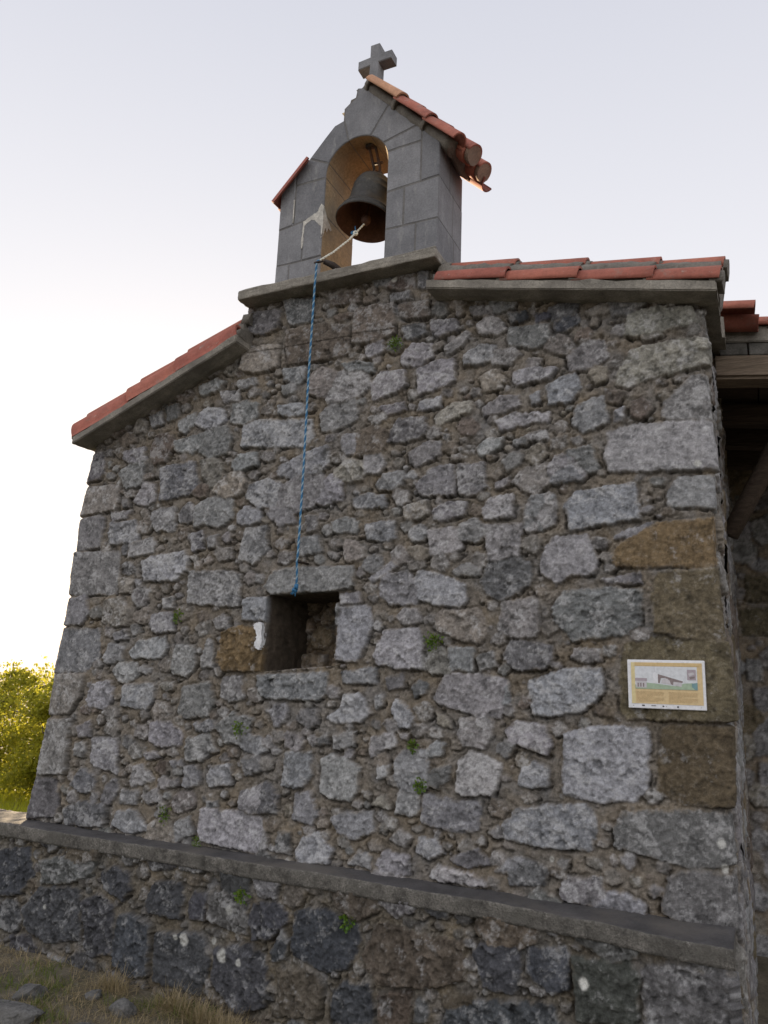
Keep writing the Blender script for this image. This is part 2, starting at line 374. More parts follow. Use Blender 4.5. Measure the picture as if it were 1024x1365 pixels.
mottled('soil', (.15, .13, .098), .4, 5, 60, .7, .95, tint=(.075, .08, .035), spots=(.24, .225, .2), dist=.02)
mottled('bark', (.10, .08, .06), .35, 9, 60, .8)
def wood(name, c):
    t = NT(name); n1 = t.noise(6, 6, .7, sc=(.6, 6, 6)); n2 = t.noise(30, 5, .7, sc=(.3, 5, 5))
    a = t.mix(t.rng(n1, .3, .7, 0, 1), scl(c, .55), scl(c, 1.4)); a = t.mix(t.rng(n2, .45, .6, 0, .5), a, scl(c, .4)); t.base(a); t.bump([(n1, .6), (n2, .5)], .01)
wood('beam_wood', (.20, .155, .115)); wood('dark_wood', (.075, .055, .042))
def flat(name, c, rough=.6, spec=.3):
    t = NT(name); n = t.noise(60, 3); t.base(t.mix(t.rng(n, .3, .7, 0, 1), scl(c, .88), scl(c, 1.08))); t.b.inputs['Roughness'].default_value = rough; t.b.inputs['Specular IOR Level'].default_value = spec
flat('rope_blue', (.035, .15, .30)); flat('rope_pale', (.28, .40, .48)); flat('rope_white', (.72, .73, .66))
flat('sign_white', (.68, .69, .72), .35, .4); flat('sign_ochre', (.60, .46, .26)); flat('sign_sky', (.60, .62, .65)); flat('sign_green', (.33, .42, .31)); flat('sign_teal', (.17, .29, .31))
flat('sign_brown', (.22, .18, .18)); flat('sign_grey', (.50, .48, .50)); flat('sign_mauve', (.36, .31, .34)); flat('sign_text', (.45, .32, .17)); flat('sign_dark', (.05, .05, .06)); flat('sign_yellow', (.62, .53, .29)); flat('sign_amber', (.58, .43, .22))
def leafy(name, c1, c2, trans=.45):
    t = NT(name); oi = t.n('ShaderNodeObjectInfo'); g = t.n('ShaderNodeNewGeometry')
    n = t.noise(5, 3); x = t.n('ShaderNodeMath', operation='FRACT'); t.L(g.outputs['Random Per Island'], x.inputs[0])
    col = t.mix(x.outputs[0], c1, c2); t.base(col); t.b.inputs['Roughness'].default_value = .5
    tr = t.n('ShaderNodeBsdfTranslucent'); t.L(t.mix(.35, col, (.58, .54, .05)), tr.inputs[0]); mx = t.n('ShaderNodeMixShader'); mx.inputs[0].default_value = trans
    t.L(t.b.outputs[0], mx.inputs[1]); t.L(tr.outputs[0], mx.inputs[2]); t.L(mx.outputs[0], t.t.nodes['Material Output'].inputs['Surface'])
leafy('tree_leaf', (.16, .18, .015), (.34, .32, .04), .6)
leafy('fern_leaf', (.05, .12, .018), (.12, .19, .03), .3)
leafy('grass_blade', (.06, .11, .018), (.13, .18, .035), .4)
leafy('straw_blade', (.22, .17, .10), (.36, .29, .18), .25)
leafy('meadow_blade', (.26, .30, .02), (.42, .42, .03), .5)

# stones of the front wall and of the bench: tone, then outline points x z in millimetres
STONES_F = '''
d -3226 4280 -2939 4249 -2950 4108 -3082 4079 -3210 4100
d -2934 4321 -2679 4287 -2678 4112 -2861 4103
t -3255 3962 -3098 3999 -2929 3983 -2936 3804 -3124 3780 -3264 3820
g -2902 3789 -2708 3780 -2691 3681 -2763 3652 -2884 3697
g -3292 3753 -3110 3758 -3082 3695 -3204 3671 -3275 3690
g -2893 3669 -2774 3663 -2779 3586 -2886 3580
g -3648 3750 -3449 3795 -3374 3754 -3403 3697 -3603 3671
g -3438 3691 -3251 3677 -3243 3596 -3381 3593
g -3309 3574 -3221 3603 -3070 3554 -3071 3447 -3178 3390 -3319 3435
l -2924 3517 -2753 3525 -2688 3498 -2683 3431 -2809 3417 -2919 3458
l -3611 3529 -3521 3579 -3377 3552 -3344 3458 -3407 3395 -3550 3410 -3615 3458
l -3791 3498 -3615 3560 -3593 3476 -3717 3398 -3782 3425
l -3202 3402 -3092 3429 -2618 3386 -2589 3261 -2646 3193 -3030 3230 -3209 3247
d -3932 3629 -3796 3644 -3769 3526 -3890 3499
t -4213 3513 -4170 3583 -4087 3541 -4085 3436 -4217 3450
g -4078 3572 -3954 3600 -3927 3492 -4039 3473
g -3821 3347 -3547 3380 -3512 3276 -3626 3237 -3800 3274
l -3267 3146 -3182 3196 -3049 3193 -3030 3106 -3213 3055 -3261 3087
l -2889 3072 -2732 3127 -2475 3186 -2455 3045 -2576 2978 -2781 2984 -2897 3019
t -3548 3180 -3432 3190 -3335 3142 -3328 2968 -3431 2966 -3521 3041
d -3908 3152 -3596 3185 -3540 3003 -3590 2929 -3874 2889
g -4289 3309 -4084 3332 -4044 3225 -4194 3196 -4293 3247
l -4140 2906 -4047 3061 -3930 3032 -3924 2892 -4019 2858
qd -4778 3290 -4509 3341 -4452 3240 -4487 3116 -4741 3072
qu -4823 3056 -4409 3047 -4276 3038 -4274 2853 -4810 2822
qg -4833 2792 -4453 2813 -4397 2799 -4402 2577 -4803 2541
qg -4816 2537 -4543 2534 -4208 2539 -4201 2393 -4204 2216 -4839 2224
g -4351 2756 -4082 2762 -4034 2601 -4338 2584
g -3951 2814 -3869 2849 -3722 2840 -3701 2664 -3869 2663 -3938 2715
g -3567 2830 -3447 2899 -3219 2884 -3204 2733 -3331 2665 -3472 2710 -3549 2676
l -3197 2770 -3124 2812 -2991 2786 -2963 2702 -3067 2670 -3189 2695
l -2945 2737 -2907 2799 -2738 2761 -2690 2669 -2832 2650
g -2643 2720 -2543 2723 -2536 2608 -2614 2595
l -2546 2950 -2464 2995 -2360 2936 -2368 2796 -2495 2784
l -4145 2586 -3914 2626 -3861 2594 -3887 2518 -4130 2478
l -4025 2445 -3943 2481 -3588 2511 -3556 2468 -3549 2375 -3633 2303 -3969 2309
g -3604 2640 -3467 2662 -3440 2520 -3541 2506
g -3438 2605 -3327 2628 -3317 2534 -3406 2519
t -3404 2501 -3351 2434 -3449 2400
g -2703 2563 -2524 2582 -2477 2467 -2673 2439
g -4260 2934 -4183 2939 -4160 2867 -4237 2861
g -4364 2838 -4119 2844 -4161 2786 -4340 2766
db -2568 4276 -2392 4293 -2300 4285 -2305 4187 -2532 4200
db -2035 4330 -1891 4330 -1896 4216 -2011 4219 -2149 4265
d -2098 4207 -1915 4200 -1913 4133 -2085 4146
d -1891 4349 -1806 4331 -1802 4178 -1877 4212
db -2343 4145 -2047 4149 -2028 3918 -2151 3872 -2350 3885
db -2027 4126 -1790 4110 -1768 3985 -1946 3998 -2014 4038
db -2527 4119 -2383 4133 -2321 4112 -2461 4058
db -2909 4082 -2591 4085 -2376 4026 -2353 3825 -2514 3805 -2876 3820
d -2001 3960 -1814 3956 -1802 3880 -1903 3841 -1979 3872
g -1796 3971 -1596 3945 -1586 3862 -1665 3848 -1701 3827 -1774 3857
l -1481 3880 -1421 3924 -1318 3905 -1267 3808 -1334 3784 -1454 3813
l -1699 3754 -1524 3852 -1489 3828 -1557 3750 -1679 3688
d -1535 4017 -1353 3992 -1352 3920 -1490 3927
dd -1284 3926 -1151 3920 -1135 3856 -1251 3849
dd -1127 3889 -990 3890 -974 3845 -1103 3824
dd -990 3813 -833 3845 -819 3783 -912 3732 -983 3752
dg -1276 3827 -998 3806 -1007 3688 -1087 3658 -1275 3705
l -2259 3861 -2113 3885 -2100 3798 -2204 3748 -2255 3784
l -1983 3743 -1902 3823 -1745 3798 -1752 3708 -1878 3654 -1981 3678
l -1877 3636 -1733 3678 -1608 3668 -1596 3525 -1692 3485 -1862 3454
l -1556 3678 -1453 3742 -1334 3723 -1333 3627 -1468 3603 -1554 3607
t -1458 3524 -1349 3569 -1274 3498 -1298 3433 -1415 3414
l -1241 3528 -1152 3540 -946 3511 -993 3459 -1216 3431 -1249 3478
g -2433 3754 -2323 3766 -2154 3713 -2171 3660 -2378 3670
l -2205 3572 -2142 3655 -1942 3645 -1929 3535 -2002 3499 -2180 3458
l -1040 3399 -946 3461 -854 3473 -817 3370 -902 3283 -1025 3290
l -1439 3315 -1314 3384 -1184 3368 -1176 3308 -1330 3268 -1430 3263
l -1136 3362 -1072 3387 -1064 3303 -1120 3293
g -1877 3350 -1843 3425 -1691 3432 -1689 3362 -1778 3355
tl -1750 3300 -1602 3386 -1482 3380 -1481 3311 -1652 3263 -1739 3229
g -2131 3416 -1944 3429 -1923 3373 -2070 3336
l -2575 3413 -2488 3496 -2279 3489 -2281 3342 -2435 3286 -2556 3280
d -2065 3211 -1995 3319 -1785 3304 -1765 3214 -1826 3169 -1952 3155 -2073 3167
l -1362 3222 -1248 3267 -995 3246 -995 3197 -1104 3193 -1329 3160
g -1175 3119 -1026 3144 -1011 3078 -1152 3076
l -892 3165 -863 3277 -702 3314 -690 3241 -679 3141 -826 3093
g -2394 3254 -2257 3258 -2249 3104 -2356 3105 -2398 3154
l -1477 3066 -1395 3125 -1280 3121 -1312 3051 -1426 3004
g -1922 3074 -1754 3153 -1666 3127 -1682 3052 -1855 2974 -1910 3004
dg -1303 2968 -1231 3027 -1167 3004 -1183 2941 -1279 2901
l -2230 3103 -2098 3108 -2066 3018 -2082 2949 -2223 2961
g -1852 2863 -1749 2973 -1594 2985 -1581 2786 -1814 2793 -1842 2829
g -1585 2984 -1409 2977 -1391 2829 -1456 2769 -1573 2785
l -2144 2893 -2073 2957 -1927 2971 -1916 2902 -1958 2845 -2105 2847
l -2588 3154 -2490 3191 -2462 3070 -2536 2986 -2577 2989
g -1028 2912 -905 2996 -810 2971 -813 2817 -1028 2802
g -1351 2842 -1246 2882 -1246 2818 -1342 2793
l -2572 2916 -2375 2919 -2359 2812 -2503 2769 -2564 2790
g -2301 2809 -2179 2835 -2030 2808 -2045 2732 -2287 2738
t -1936 2734 -1761 2773 -1741 2672 -1897 2640 -1934 2667
g -1750 2689 -1640 2748 -1505 2740 -1512 2659 -1654 2627 -1740 2639
l -1422 2686 -1374 2755 -1222 2769 -1222 2627 -1405 2613
l -1167 2671 -1121 2754 -983 2752 -992 2614 -1060 2541 -1167 2546
l -1170 2620 -1148 2717 -1004 2765 -975 2697 -984 2567 -1157 2523
l -2447 2660 -2323 2697 -2227 2666 -2241 2581 -2423 2590
g -2206 2630 -1987 2653 -1946 2521 -2183 2531
l -1771 2583 -1559 2587 -1533 2459 -1612 2425 -1747 2416
g -1419 2589 -1166 2594 -1192 2393 -1379 2355
tl -579 3734 -558 3789 -389 3803 -190 3766 -157 3675 -293 3670 -369 3654 -549 3640 -588 3661
tl -647 3408 -551 3568 -396 3586 -186 3581 -91 3558 -97 3428 -353 3395 -505 3374 -583 3335 -641 3364
t -497 3632 -369 3647 -357 3623 -485 3601
qg -400 3137 -384 3232 -270 3328 -231 3371 -54 3353 -67 3106 -243 3099
l -658 3209 -586 3243 -589 3131 -653 3138
t -800 3458 -751 3503 -678 3485 -673 3397 -740 3377
qL -716 2935 -693 3086 -538 3118 -172 3105 -67 3100 -81 2826 -496 2848 -698 2858
g -1045 2893 -990 2974 -814 3000 -750 2896 -803 2832 -1018 2820
l -937 2686 -877 2756 -538 2783 -505 2584 -736 2554 -913 2533
ql -390 2701 -326 2796 -43 2798 -53 2606 -381 2642
t -807 3849 -676 3886 -650 3821 -787 3800
db -701 3358 -571 3312 -612 3246 -689 3270
g -929 3004 -768 3033 -729 2875 -855 2820 -918 2869
qg -4871 2060 -4702 2189 -4492 2216 -4430 2079 -4496 2001 -4858 1990
t -4330 2021 -4328 2175 -4154 2202 -4052 2097 -4049 1993 -4273 1983
qg -4957 1920 -4691 1971 -4321 1963 -4291 1775 -4400 1659 -4930 1635
qu -4965 1527 -4738 1631 -4410 1640 -4424 1491 -4530 1356 -4954 1325
qu -4991 956 -4759 1307 -4485 1322 -4484 941 -4980 901
qd -4977 883 -4817 900 -4579 898 -4507 709 -4535 654 -4919 597
d -4434 874 -4343 1006 -4185 948 -4196 860 -4313 824
dg -3573 2371 -3279 2364 -3102 2341 -3103 2128 -3232 2120 -3547 2149
l -3085 2163 -2837 2187 -2775 2178 -2764 2041 -2864 2024 -3083 2032
b -3236 1744 -3225 1953 -3091 1997 -2922 1981 -2867 1703 -3188 1694
l -3868 2003 -3842 2077 -3655 2086 -3627 1950 -3824 1939
L -4033 1798 -3960 1882 -3704 1922 -3671 1841 -3708 1769 -3992 1762
g -3774 2188 -3670 2206 -3646 2104 -3751 2105
g -4201 1926 -4071 1974 -4034 1891 -4181 1880
g -4263 1757 -4205 1870 -4064 1844 -4062 1742 -4231 1711
g -3637 1752 -3604 1860 -3446 1862 -3408 1723 -3487 1642 -3626 1664
l -3379 1758 -3341 1917 -3283 1882 -3265 1709 -3372 1698
l -3955 1672 -3891 1728 -3792 1695 -3832 1649
l -4367 1456 -4334 1568 -4141 1612 -4112 1504 -4158 1402 -4334 1412
g -4041 1435 -4050 1578 -3779 1597 -3743 1501 -3801 1419
g -3548 1406 -3525 1580 -3289 1631 -3241 1489 -3275 1403 -3478 1375
t -3720 1590 -3597 1621 -3570 1578 -3654 1531
d -3419 1344 -3241 1388 -3194 1340 -3274 1294 -3382 1304
l -3752 1222 -3768 1342 -3587 1352 -3466 1274 -3480 1206 -3701 1183
g -3213 1523 -3206 1659 -3039 1673 -3005 1532 -3105 1495
g -3450 1141 -3442 1259 -3252 1295 -3178 1193 -3318 1118 -3424 1101
l -4260 1030 -4276 1207 -4034 1222 -4009 980 -4220 1015
g -4438 1269 -4296 1332 -4301 1205 -4412 1189
g -4430 1071 -4434 1170 -4320 1168 -4327 1060
l -3897 938 -3889 1041 -3777 1066 -3672 965 -3870 906
l -3438 944 -3442 1075 -3316 1101 -3302 972 -3405 939
l -3263 1008 -3230 1091 -3057 1121 -3045 994 -3237 961
d -3561 966 -3478 1006 -3459 942 -3535 935
g -3809 1132 -3675 1159 -3635 1111 -3780 1092
g -3577 1098 -3448 1125 -3441 1067 -3550 1059
g -3970 795 -3959 881 -3799 895 -3808 794
l -3783 863 -3644 926 -3590 848 -3718 803
l -4008 657 -3986 743 -3827 767 -3749 700 -3675 651 -3874 613
L -3292 700 -3285 821 -2980 843 -2820 813 -2752 698 -2821 608 -3264 640
dg -3010 1157 -2873 1190 -2824 1091 -2959 1049
l -2861 1279 -2785 1316 -2749 1239 -2835 1217
g -3001 856 -2990 951 -2819 1029 -2769 894 -2880 829
g -3487 728 -3364 773 -3309 667 -3471 601
d -4494 710 -4281 783 -4061 770 -4064 634 -4451 610
t -4201 2348 -4047 2325 -4057 2220 -4170 2222
d -3249 880 -3147 890 -3142 850 -3244 832
l -2945 2244 -2871 2348 -2709 2370 -2244 2366 -2219 2249 -2386 2218 -2879 2205
L -2359 1777 -2352 2118 -2140 2133 -2116 2004 -2179 1813 -2213 1772
L -2107 1814 -2043 1973 -1802 1990 -1748 1882 -1760 1745 -1929 1741 -2087 1775
l -1863 2274 -1830 2330 -1727 2319 -1509 2236 -1491 2144 -1523 2106 -1704 2122 -1841 2163
l -1609 2316 -1512 2377 -1414 2327 -1413 2288 -1592 2292
t -1711 2037 -1670 2091 -1411 2097 -1362 1962 -1408 1902 -1536 1916 -1684 1975
l -1959 2052 -1909 2108 -1805 2099 -1769 2021 -1905 1997
l -2166 2281 -1990 2399 -1945 2374 -2022 2310 -2146 2256
g -2366 2193 -2199 2207 -2186 2134 -2343 2126
l -1629 1749 -1616 1884 -1455 1879 -1453 1739
g -2319 1714 -2069 1752 -2047 1652 -2297 1651
d -2014 1692 -1894 1719 -1866 1636 -1993 1616
d -1849 1637 -1792 1691 -1725 1664 -1740 1611 -1822 1578
l -1706 1583 -1645 1719 -1406 1733 -1253 1702 -1237 1603 -1297 1494 -1403 1495 -1673 1554
L -2412 1427 -2306 1495 -2275 1589 -2167 1594 -2073 1475 -2159 1425 -2355 1407
L -1971 1511 -1940 1573 -1871 1545 -1801 1460 -1833 1406 -1916 1409
g -2087 1582 -2018 1600 -2006 1524 -2066 1499
g -2935 1671 -2393 1713 -2366 1586 -2456 1543 -2863 1541 -2926 1563
g -2816 1454 -2771 1513 -2663 1509 -2674 1397 -2768 1352
dg -2627 1415 -2584 1481 -2453 1488 -2446 1394 -2519 1358
d -2460 1315 -2370 1352 -2366 1283 -2447 1262
l -2351 1338 -2209 1369 -2196 1287 -2274 1251 -2346 1261
l -2858 1258 -2814 1317 -2760 1265 -2816 1221
l -2108 1292 -2085 1354 -1932 1378 -1904 1306 -2029 1268 -2096 1219
l -1924 1379 -1832 1384 -1847 1339 -1897 1343
l -1762 1272 -1668 1351 -1619 1339 -1633 1267 -1745 1252
g -1549 1387 -1543 1481 -1342 1498 -1334 1400 -1386 1320 -1525 1331
g -2683 1020 -2680 1223 -2492 1236 -2474 1114 -2515 1035 -2606 1012
L -2412 1014 -2416 1210 -2327 1240 -2146 1170 -2155 1022 -2205 973 -2347 975
l -2048 1105 -2042 1178 -1959 1199 -1956 1127
L -1551 1091 -1539 1260 -1462 1314 -1280 1251 -1323 1084 -1520 1066
d -1741 1102 -1727 1174 -1585 1235 -1583 1144 -1660 1081
l -1922 929 -1903 1059 -1756 1072 -1768 930
g -1756 1058 -1550 1035 -1398 1036 -1411 899 -1546 871 -1767 903
t -2084 970 -1969 1039 -1932 956 -2066 958
g -2602 830 -2585 983 -2476 1016 -2412 865 -2445 817
l -2339 857 -2237 912 -2048 931 -2027 833 -2159 764 -2282 790
d -2871 957 -2800 1041 -2698 973 -2707 850 -2860 834
g -1322 1976 -1297 2145 -1093 2165 -1073 1977 -1115 1936 -1252 1934
dg -1455 1828 -1346 1859 -1314 1772 -1422 1740
t -1688 1524 -1591 1471 -1573 1414 -1670 1438
L -1070 2399 -1009 2502 -804 2508 -742 2373 -765 2286 -908 2275 -982 2240 -1078 2294
dg -1012 2101 -953 2188 -669 2213 -520 2196 -526 2015 -594 1960 -898 1922 -941 1971 -1005 2014
qb -678 2400 -551 2496 -441 2549 -78 2572 -92 2318 -503 2315 -680 2328
qb2 -482 2140 -450 2293 -67 2307 -87 1938 -334 1936 -475 1968
qb2 -652 1781 -622 1905 -462 1948 -334 1936 -76 1926 -96 1543 -351 1529 -632 1527 -658 1566
qb3 -489 1177 -452 1498 -351 1516 -86 1519 -95 1141 -343 1129 -489 1165
L -1131 1570 -1146 1696 -943 1773 -733 1786 -729 1656 -834 1557 -1016 1521 -1117 1515
d -1297 1822 -1267 1910 -1161 1926 -999 1885 -985 1828 -1043 1770 -1221 1751
g -921 1830 -885 1887 -745 1875 -733 1820 -830 1797
L -963 1214 -946 1443 -740 1488 -504 1482 -526 1187 -579 1132 -774 1100 -950 1123
l -1279 1437 -1220 1482 -1031 1465 -1003 1358 -1025 1309 -1161 1347 -1264 1382
l -1204 1153 -1175 1237 -1103 1290 -1032 1262 -1026 1156 -1118 1134
g -1311 1676 -1250 1693 -1242 1579 -1310 1505
g -677 2473 -620 2514 -454 2564 -469 2536 -580 2469
g -752 2250 -517 2295 -519 2224 -724 2235
g -1298 927 -1218 1015 -1047 1058 -815 1087 -776 1021 -792 867 -1090 852 -1276 876
qd -711 977 -671 1057 -442 1092 -296 1100 -63 1106 -75 894 -331 839 -624 887 -707 902
qd -496 627 -454 787 -320 840 -68 826 -80 604 -137 590 -413 593
g -995 641 -968 720 -768 746 -757 674 -656 640 -557 607 -849 612 -982 618
d -1275 745 -1161 785 -1022 751 -1050 672 -1245 645
l -822 665 -655 688 -544 644 -546 597 -810 600
l -2569 642 -2530 736 -2406 786 -2294 690 -2324 614 -2539 602
d -2700 642 -2699 754 -2606 764 -2595 625
l -2847 685 -2798 797 -2753 711 -2765 634 -2840 610
l -2035 650 -1988 726 -1809 720 -1806 624 -1984 615
l -1794 749 -1764 821 -1654 834 -1606 758 -1713 704
g -2220 627 -2139 715 -2054 690 -2050 620
l -1711 623 -1666 696 -1408 663 -1334 627 -1648 611
l -1335 698 -1248 787 -1157 785 -1157 695
g -1958 786 -1895 863 -1796 818 -1842 757
d -1590 733 -1410 808 -1335 737 -1482 693
'''
STONES_B = '''
D -4848 424 -4574 464 -4494 307 -4594 178 -4788 135
D -4551 85 -4431 233 -4083 279 -4013 -9 -4302 -78 -4505 -22
D -4037 206 -3922 269 -3780 211 -3740 -56 -3952 -106
D -3917 381 -3816 449 -3681 426 -3644 323 -3699 254 -3883 306
D -3749 3 -3728 158 -3626 195 -3461 137 -3456 -127 -3576 -162 -3731 -115
D -3511 280 -3464 400 -3260 412 -3231 334 -3256 212 -3482 224
D -3200 324 -3157 389 -3059 387 -3061 227 -3178 224
Dd -3043 244 -3040 390 -2778 426 -2757 202 -2908 221
D -2753 259 -2737 381 -2621 405 -2604 213 -2719 180
D -3403 -146 -3406 116 -3073 160 -3018 6 -3074 -173 -3291 -155
D -2990 -74 -2971 98 -2717 160 -2633 44 -2617 -142 -2791 -216 -2969 -98
Dd -4437 397 -4230 455 -3951 456 -3984 372 -4203 296 -4390 271
D -2723 374 -2543 415 -2483 327 -2599 212 -2707 194
D -2455 195 -2433 375 -2280 412 -2044 368 -2023 293 -2097 150 -2226 101 -2435 158
D -2593 144 -2515 280 -2467 233 -2484 122 -2589 97
DB -2004 218 -1917 401 -1684 374 -1434 377 -1417 222 -1559 160 -1903 108
D -1377 350 -1349 391 -1144 426 -1130 333 -1157 199 -1319 192
D -2187 5 -2109 77 -1949 87 -1925 -91 -2177 -142
DB -2550 57 -2343 93 -2238 34 -2261 -126 -2497 -160
D -2703 153 -2626 111 -2596 -33 -2622 -145 -2675 -155
D -1539 -12 -1512 61 -1333 130 -1112 163 -961 184 -907 92 -1338 -87 -1516 -92
Dd -1689 74 -1630 98 -1612 -27 -1700 -45
D -1088 423 -888 451 -890 280 -981 237 -1115 301
DG -869 421 -602 453 -568 417 -574 211 -854 154
Dd -545 422 -485 467 -136 495 -150 243 -542 156
DB -2912 -280 -2571 -186 -2557 -340 -2863 -404
DB -1901 59 -1720 105 -1712 -125 -1876 -159
DB -1558 111 -1388 156 -1359 102 -1528 57
'''
def parse(txt):
    out = []
    for ln in txt.strip().split('\n'):
        a = ln.split(); v = [int(q) / 1000 for q in a[1:]]
        out.append((a[0], list(zip(v[0::2], v[1::2]))))
    return out
FST = parse(STONES_F)      # a leading q marks the flatter dressed corner blocks
BST = parse(STONES_B)
# ================================================================== CHAPEL
chapel = thing('stone_chapel', 'small rubble stone chapel with a bellcote, red verge tiles and a little square window', 'chapel')
XL_Z = [-.45, .62, .9, 1.25, 1.6, 2.23, 3.0, 3.42, 4.4]; XL_X = [-4.835, -4.801, -4.79, -4.755, -4.72, -4.685, -4.655, -4.605, -4.60]
XR_Z = [-.45, .62, 2.13, 3.62, 4.4]; XR_X = [-.135, -.143, -.148, -.157, -.16]
SPOT_F = [(-2.05, 4.305, .022, .55), (-1.02, .80, .014, .5), (-.22, 2.86, .02, .5), (-.2, .97, .022, .5), (-.19, .86, .02, .5)]
RF = Relief(-5.4, .45, -.45, 4.42, .005, FST, 11, fills=((900, .10, .15, 1.5, .95, .018), (4000, .05, .085, 1.6, .72, .014), (9000, .024, .05, 1.6, .58, .010), (2600, .010, .02, 1.5, .7, .005)), rough=.82,
            fill_tones=['g', 'g', 't', 'g', 'd', 'l', 'dg', 'u', 'db'], fill_col_mix=.45, spots=SPOT_F)
def plan(P, xl, xr, rc=.035):
    "arclength along the wall's foot -> x, y, nx, ny with rounded corners"
    x = np.clip(P, xl, xr); y = np.zeros_like(P); nx = np.zeros_like(P); ny = -np.ones_like(P)
    L = P < xl - rc; x = np.where(L, xl, x); y = np.where(L, xl - P, y); nx = np.where(L, -1., nx); ny = np.where(L, 0., ny)
    R = P > xr + rc; x = np.where(R, xr, x); y = np.where(R, P - xr, y); nx = np.where(R, 1., nx); ny = np.where(R, 0., ny)
    for cx, sg in ((xl, -1), (xr, 1)):
        c = np.abs(P - cx) <= rc; a = (P - cx) * sg / rc * (np.pi / 4) + np.pi / 4
        x = np.where(c, cx - sg * rc + sg * rc * np.sin(a), x); y = np.where(c, rc - rc * np.cos(a), y)
        nx = np.where(c, sg * np.sin(a), nx); ny = np.where(c, -np.cos(a), ny)
    return x, y, nx, ny
YB = .010   # mean wall plane behind the stone faces
def roofline(x):
    return np.where(x < -3.2, 3.38 + .4158 * (x + 4.595), np.where(x > -1.78, 4.089 - .2025 * (x + 1.70), 3.912))
def facade():
    d = .006; zs = np.arange(-.40, 4.1501, d); nr = len(zs)
    side_l = np.concatenate([np.arange(-.60, -.06, .02), np.arange(-.06, 0, d)])
    fr = np.arange(0, 4.66 + 1e-6, d); fr = fr / fr[-1]
    side_r = np.concatenate([np.arange(d, .06, d), np.arange(.06, .60, .02)])
    x0, x1 = -4.70, -.15
    base = x0 + fr * (x1 - x0)
    # window columns / rows snapped to the opening
    WX0, WX1, WZ0, WZ1 = -2.887, -2.362, 1.728, 2.203
    iL = int(np.argmin(abs(base - WX0))); iR = int(np.argmin(abs(base - WX1))); jB = int(np.argmin(abs(zs - WZ0))); jT = int(np.argmin(abs(zs - WZ1)))
    xl = np.interp(zs, XL_Z, XL_X)[:, None]; xr = np.interp(zs, XR_Z, XR_X)[:, None]
    wl = np.clip(1 - (base - x0) / 1.0, 0, 1)[None]; wr = np.clip(1 - (x1 - base) / 1.0, 0, 1)[None]
    Pf = base[None] + wl * (xl - x0) + wr * (xr - x1)
    P = np.concatenate([xl + side_l[None], Pf, xr + side_r[None]], 1); nl = len(side_l)
    Z = np.repeat(zs[:, None], P.shape[1], 1)
    iL += nl; iR += nl
    # slanted opening: shift nearby vertices onto its outline
    def near(k, arr, n): return np.clip(1 - abs(np.arange(n) - k) / 14., 0, 1)
    rowk = np.clip((Z - WZ0) / (WZ1 - WZ0), -.3, 1.3)
    P = P + near(iL, P, P.shape[1])[None] * ((-2.897 + .015 * rowk) - P[:, iL:iL + 1]) * np.clip(np.minimum((Z - WZ0 + .2) / .2, (WZ1 + .2 - Z) / .2), 0, 1)
    P = P + near(iR, P, P.shape[1])[None] * ((-2.366 + .005 * rowk) - P[:, iR:iR + 1]) * np.clip(np.minimum((Z - WZ0 + .2) / .2, (WZ1 + .2 - Z) / .2), 0, 1)
    colk = (P + 2.89) / .53; inx = np.clip(np.minimum((P + 3.09) / .2, (-2.16 - P) / .2), 0, 1)
    Z = Z + near(jB, Z, nr)[:, None] * ((1.701 + .052 * np.clip(colk, -.3, 1.3)) - Z[jB:jB + 1]) * inx
    Z = Z + near(jT, Z, nr)[:, None] * ((2.195 + .017 * np.clip(colk, -.3, 1.3)) - Z[jT:jT + 1]) * inx
    h, c, mk = RF(P, Z)
    x, y, nx, ny = plan(P, xl, xr)
    # soften relief just at the opening's edge
    pos = np.stack([x + nx * h, y + YB + ny * h, Z], -1)
    xm = (P[:-1, :-1] + P[1:, 1:]) / 2; zm = (Z[:-1, :-1] + Z[1:, 1:]) / 2
    keep = zm < np.minimum(roofline(np.clip(xm, -4.8, -.1)) + .035, 9)
    jj, ii = np.mgrid[0:keep.shape[0], 0:keep.shape[1]]
    keep &= ~((ii >= iL) & (ii < iR) & (jj >= jB) & (jj < jT))
    F = grid_faces(*P.shape, keep)
    V = pos.reshape(-1, 3); C = c.reshape(-1, 3); Mk = mk.ravel()
    # reveal: extrude the opening's rim back in rings
    nc = P.shape[1]
    ring = [(jB, i) for i in range(iL, iR)] + [(j, iR) for j in range(jB, jT)] + [(jT, i) for i in range(iR, iL, -1)] + [(j, iL) for j in range(jT, jB, -1)]
    ids = np.array([j * nc + i for j, i in ring]); rp = V[ids].copy(); n = len(ids)
    k = np.arange(n); depth = np.concatenate([np.linspace(0, .1, 14)[1:], np.linspace(.1, .56, 34)[1:]])
    cx, cz = -2.63, 1.96
    vs, cs, ms, fs = [V], [C], [Mk], [F]; prev = ids; off = len(V)
    tt = k * d
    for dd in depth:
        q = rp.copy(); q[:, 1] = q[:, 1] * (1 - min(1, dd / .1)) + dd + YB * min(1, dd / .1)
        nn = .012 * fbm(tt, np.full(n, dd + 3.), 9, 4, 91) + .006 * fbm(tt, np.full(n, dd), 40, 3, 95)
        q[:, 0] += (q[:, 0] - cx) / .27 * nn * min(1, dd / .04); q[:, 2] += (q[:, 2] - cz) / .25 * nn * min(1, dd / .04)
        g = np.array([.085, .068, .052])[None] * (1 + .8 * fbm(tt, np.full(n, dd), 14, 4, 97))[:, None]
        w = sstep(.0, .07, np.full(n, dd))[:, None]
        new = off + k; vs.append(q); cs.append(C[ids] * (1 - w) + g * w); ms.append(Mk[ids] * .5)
        fs.append(np.stack([prev, np.roll(prev, -1), np.roll(new, -1), new], -1)); prev = new; off += n
